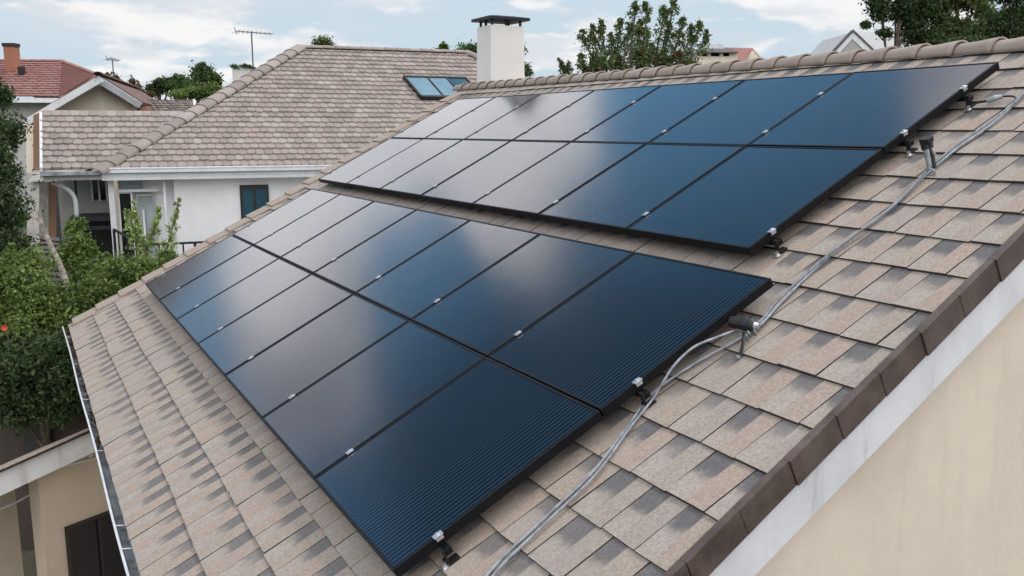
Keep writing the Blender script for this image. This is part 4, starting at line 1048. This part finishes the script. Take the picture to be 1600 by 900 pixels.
# left foreground mass: individual shrubs and trees
tree('conifer', 'dark evergreen tree at the left edge before the red tiled house', 'tree', gnd(-12, 17), jit([cl(-5, 150, 17, 26, 30), cl(2, 205, 17, 32, 36), cl(5, 270, 16.8, 36, 40), cl(2, 335, 16.6, 44, 44), cl(10, 385, 16.4, 46, 36), cl(-30, 240, 17, 40, 80)], 1, 5), 20000, .045, 'lf_dark', 1, .16)
tree('shrub', 'bushy bright green shrub nearest the left edge of the picture', 'shrub', gnd(20, 13.5), jit([cl(15, 420, 13.5, 48, 48), cl(-15, 470, 13.3, 50, 50), cl(50, 470, 13.3, 46, 50), cl(20, 530, 13, 60, 55)], 2, 6), 24000, .038, 'lf_bush', 2, .08)
tree('shrub', 'tall loose shrub below the porch of the white house', 'shrub', gnd(125, 15.5), jit([cl(116, 355, 15.5, 20, 20), cl(133, 385, 15.4, 20, 22), cl(112, 395, 15.4, 26, 26), cl(130, 430, 15.2, 34, 34)], 3, 5), 8000, .036, 'lf_bush', 3, .05)
tree('shrub', 'wide green shrub filling the gap beside the eave corner', 'shrub', gnd(130, 13.8), jit([cl(105, 470, 13.8, 44, 40), cl(160, 462, 13.8, 44, 34), cl(75, 520, 13.5, 50, 44), cl(120, 505, 13.6, 48, 40), cl(195, 430, 14, 34, 30)], 4, 6), 22000, .036, 'lf_bush', 4, .08)
tree('tree', 'shaded broad tree standing under the eave corner', 'tree', gnd(80, 12.6), jit([cl(60, 570, 12.6, 60, 45), cl(20, 600, 12.6, 55, 42), cl(100, 600, 12.4, 42, 45), cl(-20, 560, 12.6, 50, 50), cl(85, 545, 12.8, 50, 40), cl(30, 640, 12.5, 50, 26), cl(105, 630, 12.4, 34, 30)], 5, 6), 19000, .042, 'lf_dark', 5, .13, limbs=True)
for i, (x, y, d, h_) in enumerate(((210, 446, 14.3, 28), (240, 428, 14.3, 22), (266, 408, 14.5, 14), (178, 448, 14.6, 26))):
    tree('shrub', ['leafy shrub at the foot of the white wall, left of the sprouting tree', 'leafy shrub by the roof edge under the sprouting tree', 'small leafy shrub touching the far roof edge by the railing', 'leafy shrub before the black terrace railing'][i], 'shrub', gnd(x, d), jit([cl(x, y, d, h_+6, h_), cl(x-8, y+26, d, h_+10, h_)], 20+i, 5), 4200, .036, 'lf_bush', 20+i, .04, group=None)
# sprouting tree against the white wall: upright leafy shoots
def shoots(name, label, cat, base_, sh, leaf, seed, size, per, bark='bark', sp=.16, r0=.03):
    t = thing(name, label, cat, base_); rr = random.Random(seed); cl_ = []
    for pts in sh:
        pp_ = crspline(pts, 6); mb = MB(); n = len(pp_); mb.tube(pp_, [r0*(1-.8*i/n) for i in range(n)], 5); mb.build('stem', M[bark], t)
        for i, q in enumerate(pp_):
            f = i/n
            if f > .12:
                for _ in range(2):
                    s_ = sp*(1.25-1.05*f)*rr.uniform(.6, 1.2); cl_.append((tuple(Vector(q)+Vector((rr.gauss(0, s_*.5), rr.gauss(0, s_*.5), rr.gauss(0, s_*.4)))), (s_, s_, s_), 1))
    build_leaves('crown', leaf_mesh(cl_, per, size, seed, .55), M[leaf], t)
    return t
d = 15.2
shoots('tree', 'slender tree with upright leafy shoots against the white wall', 'tree', gnd(225, d),
       [[W(222, 440, d), W(218, 400, d), W(216, 360, d), W(209, 316, d)], [W(222, 430, d), W(230, 385, d), W(244, 350, d), W(250, 326, d)],
        [W(226, 440, d), W(256, 400, d-.2), W(268, 360, d-.2), W(279, 312, d-.2)], [W(218, 380, d), W(205, 350, d), W(197, 330, d)], [W(225, 440, d), Vector(gnd(225, d))+Vector((0, 0, 2)), Vector(gnd(225, d))]],
       'lf_pale', 31, .036, 2800, sp=.12)
# far trees
def far_tree(name, label, px, dep, cls, n, size, leaf, seed, **k):
    return tree(name, label, 'tree', gnd(px, dep), jit(cls, seed, 6), n, size, leaf, seed, .2, **k)
far_tree('tree', 'rounded tree left of the overgrown chimney, tallest of the far left trees', 318, 48, [cl(318, 122, 48, 20, 18), cl(335, 130, 48, 13, 14), cl(316, 108, 48, 6, 10)], 7000, .10, 'lf_far', 41)
far_tree('tree', 'middle tree of the row beyond the cream gable', 283, 46, [cl(283, 130, 46, 18, 12), cl(295, 138, 46, 20, 12), cl(276, 122, 46, 6, 8)], 5000, .09, 'lf_far', 42)
far_tree('tree', 'dark round tree between the cream gable and the low grey roof', 256, 47, [cl(258, 132, 47, 16, 13), cl(243, 142, 47, 14, 10)], 5000, .09, 'lf_dark', 43)
far_tree('tree', 'bright green tree just above the low grey roof', 290, 36, [cl(285, 148, 36, 24, 9), cl(312, 146, 36, 22, 10), cl(335, 142, 36, 14, 12)], 6000, .065, 'lf_bush', 44)
far_tree('tree', 'brownish tree right of the cream gable peak', 206, 40, [cl(206, 130, 40, 5, 9), cl(212, 142, 40, 12, 10), cl(228, 150, 40, 12, 8)], 3000, .07, 'lf_rust', 45)
far_tree('tree', 'small dark tree touching the cream gable behind the little antenna', 178, 38, [cl(168, 119, 38, 4, 6), cl(180, 125, 38, 9, 7), cl(190, 134, 38, 9, 8)], 3000, .06, 'lf_dark', 46)
far_tree('tree', 'sparse round tree alone above the peak of the white house roof', 502, 60, [cl(502, 63, 60, 16, 10), cl(493, 72, 60, 11, 8), cl(513, 72, 60, 10, 9), cl(502, 85, 60, 12, 10)], 1900, .12, 'lf_grey', 47)
far_tree('tree', 'green tree half hidden by the white chimney', 740, 38, [cl(728, 78, 38, 17, 14), cl(745, 85, 38, 22, 18), cl(806, 84, 38, 14, 14), cl(770, 90, 38, 30, 20)], 9000, .07, 'lf_far', 48)
far_tree('tree', 'tiny green tree left of the white chimney', 694, 44, [cl(694, 74, 44, 8, 7), cl(690, 83, 44, 10, 7)], 2200, .07, 'lf_far', 49)
far_tree('tree', 'low shrubby tree right of the white chimney foot', 822, 30, [cl(822, 112, 30, 9, 12), cl(812, 118, 30, 12, 10)], 2200, .05, 'lf_grey', 50)
d = 20.0
shoots('tree', 'little leafy tree poking over the ridge right of the chimney', 'tree', gnd(885, d), [[Vector(gnd(890, d)), W(890, 160, d), W(882, 112, d), W(873, 92, d)], [W(888, 125, d), W(880, 108, d), W(877, 95, d)], [W(890, 125, d), W(890, 112, d), W(887, 104, d)]], 'lf_grey', 51, .04, 900, sp=.10)
# the big multi-stemmed tree above the ridge
d = 17.0
sp_ = []
for (bx, by, tx, ty) in ((985, 125, 993, 12), (1005, 125, 1010, 14), (1020, 120, 1038, 20), (1030, 125, 1053, 8), (965, 125, 968, 38), (975, 125, 983, 45), (950, 130, 940, 40), (945, 130, 925, 48), (940, 130, 912, 56), (1045, 125, 1066, 36), (1050, 125, 1080, 48), (1060, 128, 1092, 42), (1065, 130, 1103, 55), (930, 128, 908, 92), (1030, 130, 1046, 45), (995, 128, 1000, 40), (960, 130, 955, 60)):
    m_ = ((bx*.65+tx*.35)+random.uniform(-3, 3), by*.6+ty*.4)
    sp_.append([W(bx, by+12, d), W(*m_, d+random.uniform(-.3, .3)), W(tx-(tx-bx)*.10, ty+12, d), W(tx+(tx-bx)*.03, ty-7, d)])
sp_.append([Vector(gnd(1000, d)), Vector(gnd(1000, d))+Vector((0, 0, 5)), W(1000, 170, d), W(1000, 130, d)])
bt = shoots('tree', 'large multi stemmed tree with upright olive shoots behind the ridge', 'tree', gnd(1000, d), sp_, 'lf_grey', 61, .034, 14500, sp=.17)
build_leaves('inner_crown', leaf_mesh(jit([cl(932, 108, d, 16, 14), cl(965, 102, d, 20, 18), cl(1003, 92, d, 22, 24), cl(1040, 96, d, 22, 18), cl(1075, 102, d, 16, 12), cl(1008, 62, d, 8, 18), cl(1000, 118, d, 50, 10)], 62, 6), 5500, .036, 62), M['lf_grey'], bt)
build_leaves('rusty_leaves', leaf_mesh([cl(1062, 84, d-.5, 7, 7), cl(1052, 88, d-.5, 4, 4)], 220, .035, 63), M['lf_rust'], bt)
# tall trees upper right
d = 26.0
tree('tree', 'tall ragged dark tree reaching over the pale grey roof', 'tree', gnd(1400, d), jit([cl(1374, 12, d, 24, 28), cl(1354, 38, d, 8, 8), cl(1382, 50, d, 16, 9), cl(1408, 12, d, 26, 26), cl(1428, 45, d, 26, 30), cl(1445, 12, d, 28, 26), cl(1452, 62, d, 34, 16), cl(1375, -25, d, 34, 24), cl(1425, -25, d, 42, 26)], 71, 9, .6), 24000, .06, 'lf_dark', 71, .17)
tree('tree', 'brownish green tall tree behind the ridge between two dark trees', 'tree', gnd(1490, d+1), jit([cl(1472, 25, d, 24, 26), cl(1492, 50, d, 30, 26), cl(1515, 5, d, 30, 16), cl(1500, -15, d, 40, 24), cl(1462, 62, d, 28, 20), cl(1540, 20, d, 18, 12)], 72, 8, .6), 17000, .06, 'lf_grey', 72, .17)
tree('tree', 'dark round tree at the top right corner above the ridge tiles', 'tree', gnd(1570, d-2), jit([cl(1568, 40, d-2, 38, 30), cl(1592, 58, d-2, 38, 28), cl(1532, 58, d-2, 28, 26), cl(1608, 20, d-2, 28, 22), cl(1580, -8, d-2, 36, 16), cl(1500, 70, d-2, 36, 14)], 73, 8, .6), 22000, .055, 'lf_dark', 73, .17)
# plants on the overgrown chimney
build_leaves('plants', leaf_mesh(jit([cl(368, 104, 26.9, 8, 4), cl(380, 103, 26.9, 9, 4), cl(390, 105, 26.9, 8, 4)], 5, 4), 900, .03, 77), M['lf_dark'], st_)
for i, (x, y) in enumerate(((8, 512), )):
    t = thing('flower', 'red flower among the shrubs at the left edge', 'flower', W(x, y, 12.2)); cc_ = W(x, y, 12.2)
    mb = MB()
    for k in range(9):
        a = k*2*pi/9; dd = RIGHT*cos(a)+UP*sin(a); q_ = dd.cross(FWD)
        mb.add([cc_, cc_+dd*.03+q_*.02-FWD*.012, cc_+dd*.05-FWD*.02, cc_+dd*.03-q_*.02-FWD*.012], [(0, 1, 2, 3)])
    mb.build('petals', M['flower'], t)
    mb = MB(); mb.tube([cc_, cc_-Vector((0, 0, .35))+FH*.1], .008, 5); mb.build('stem', M['bark'], t)
# distant green belt up to the horizon
rr = random.Random(90)
far_cl = []
for i in range(260):
    a = radians(rr.uniform(-30, 95)); dist = rr.uniform(62, 150); far_cl.append(((sin(a)*dist, cos(a)*dist, GZ+rr.uniform(2.0, 4.5)), (rr.uniform(3, 6), rr.uniform(3, 6), rr.uniform(2.8, 4.6)), 1))
tag(build_leaves('woodland', leaf_mesh(far_cl, 60000, .5, 91), M['lf_far'], None), 'green belt of distant trees along the horizon', 'woodland', kind='stuff')
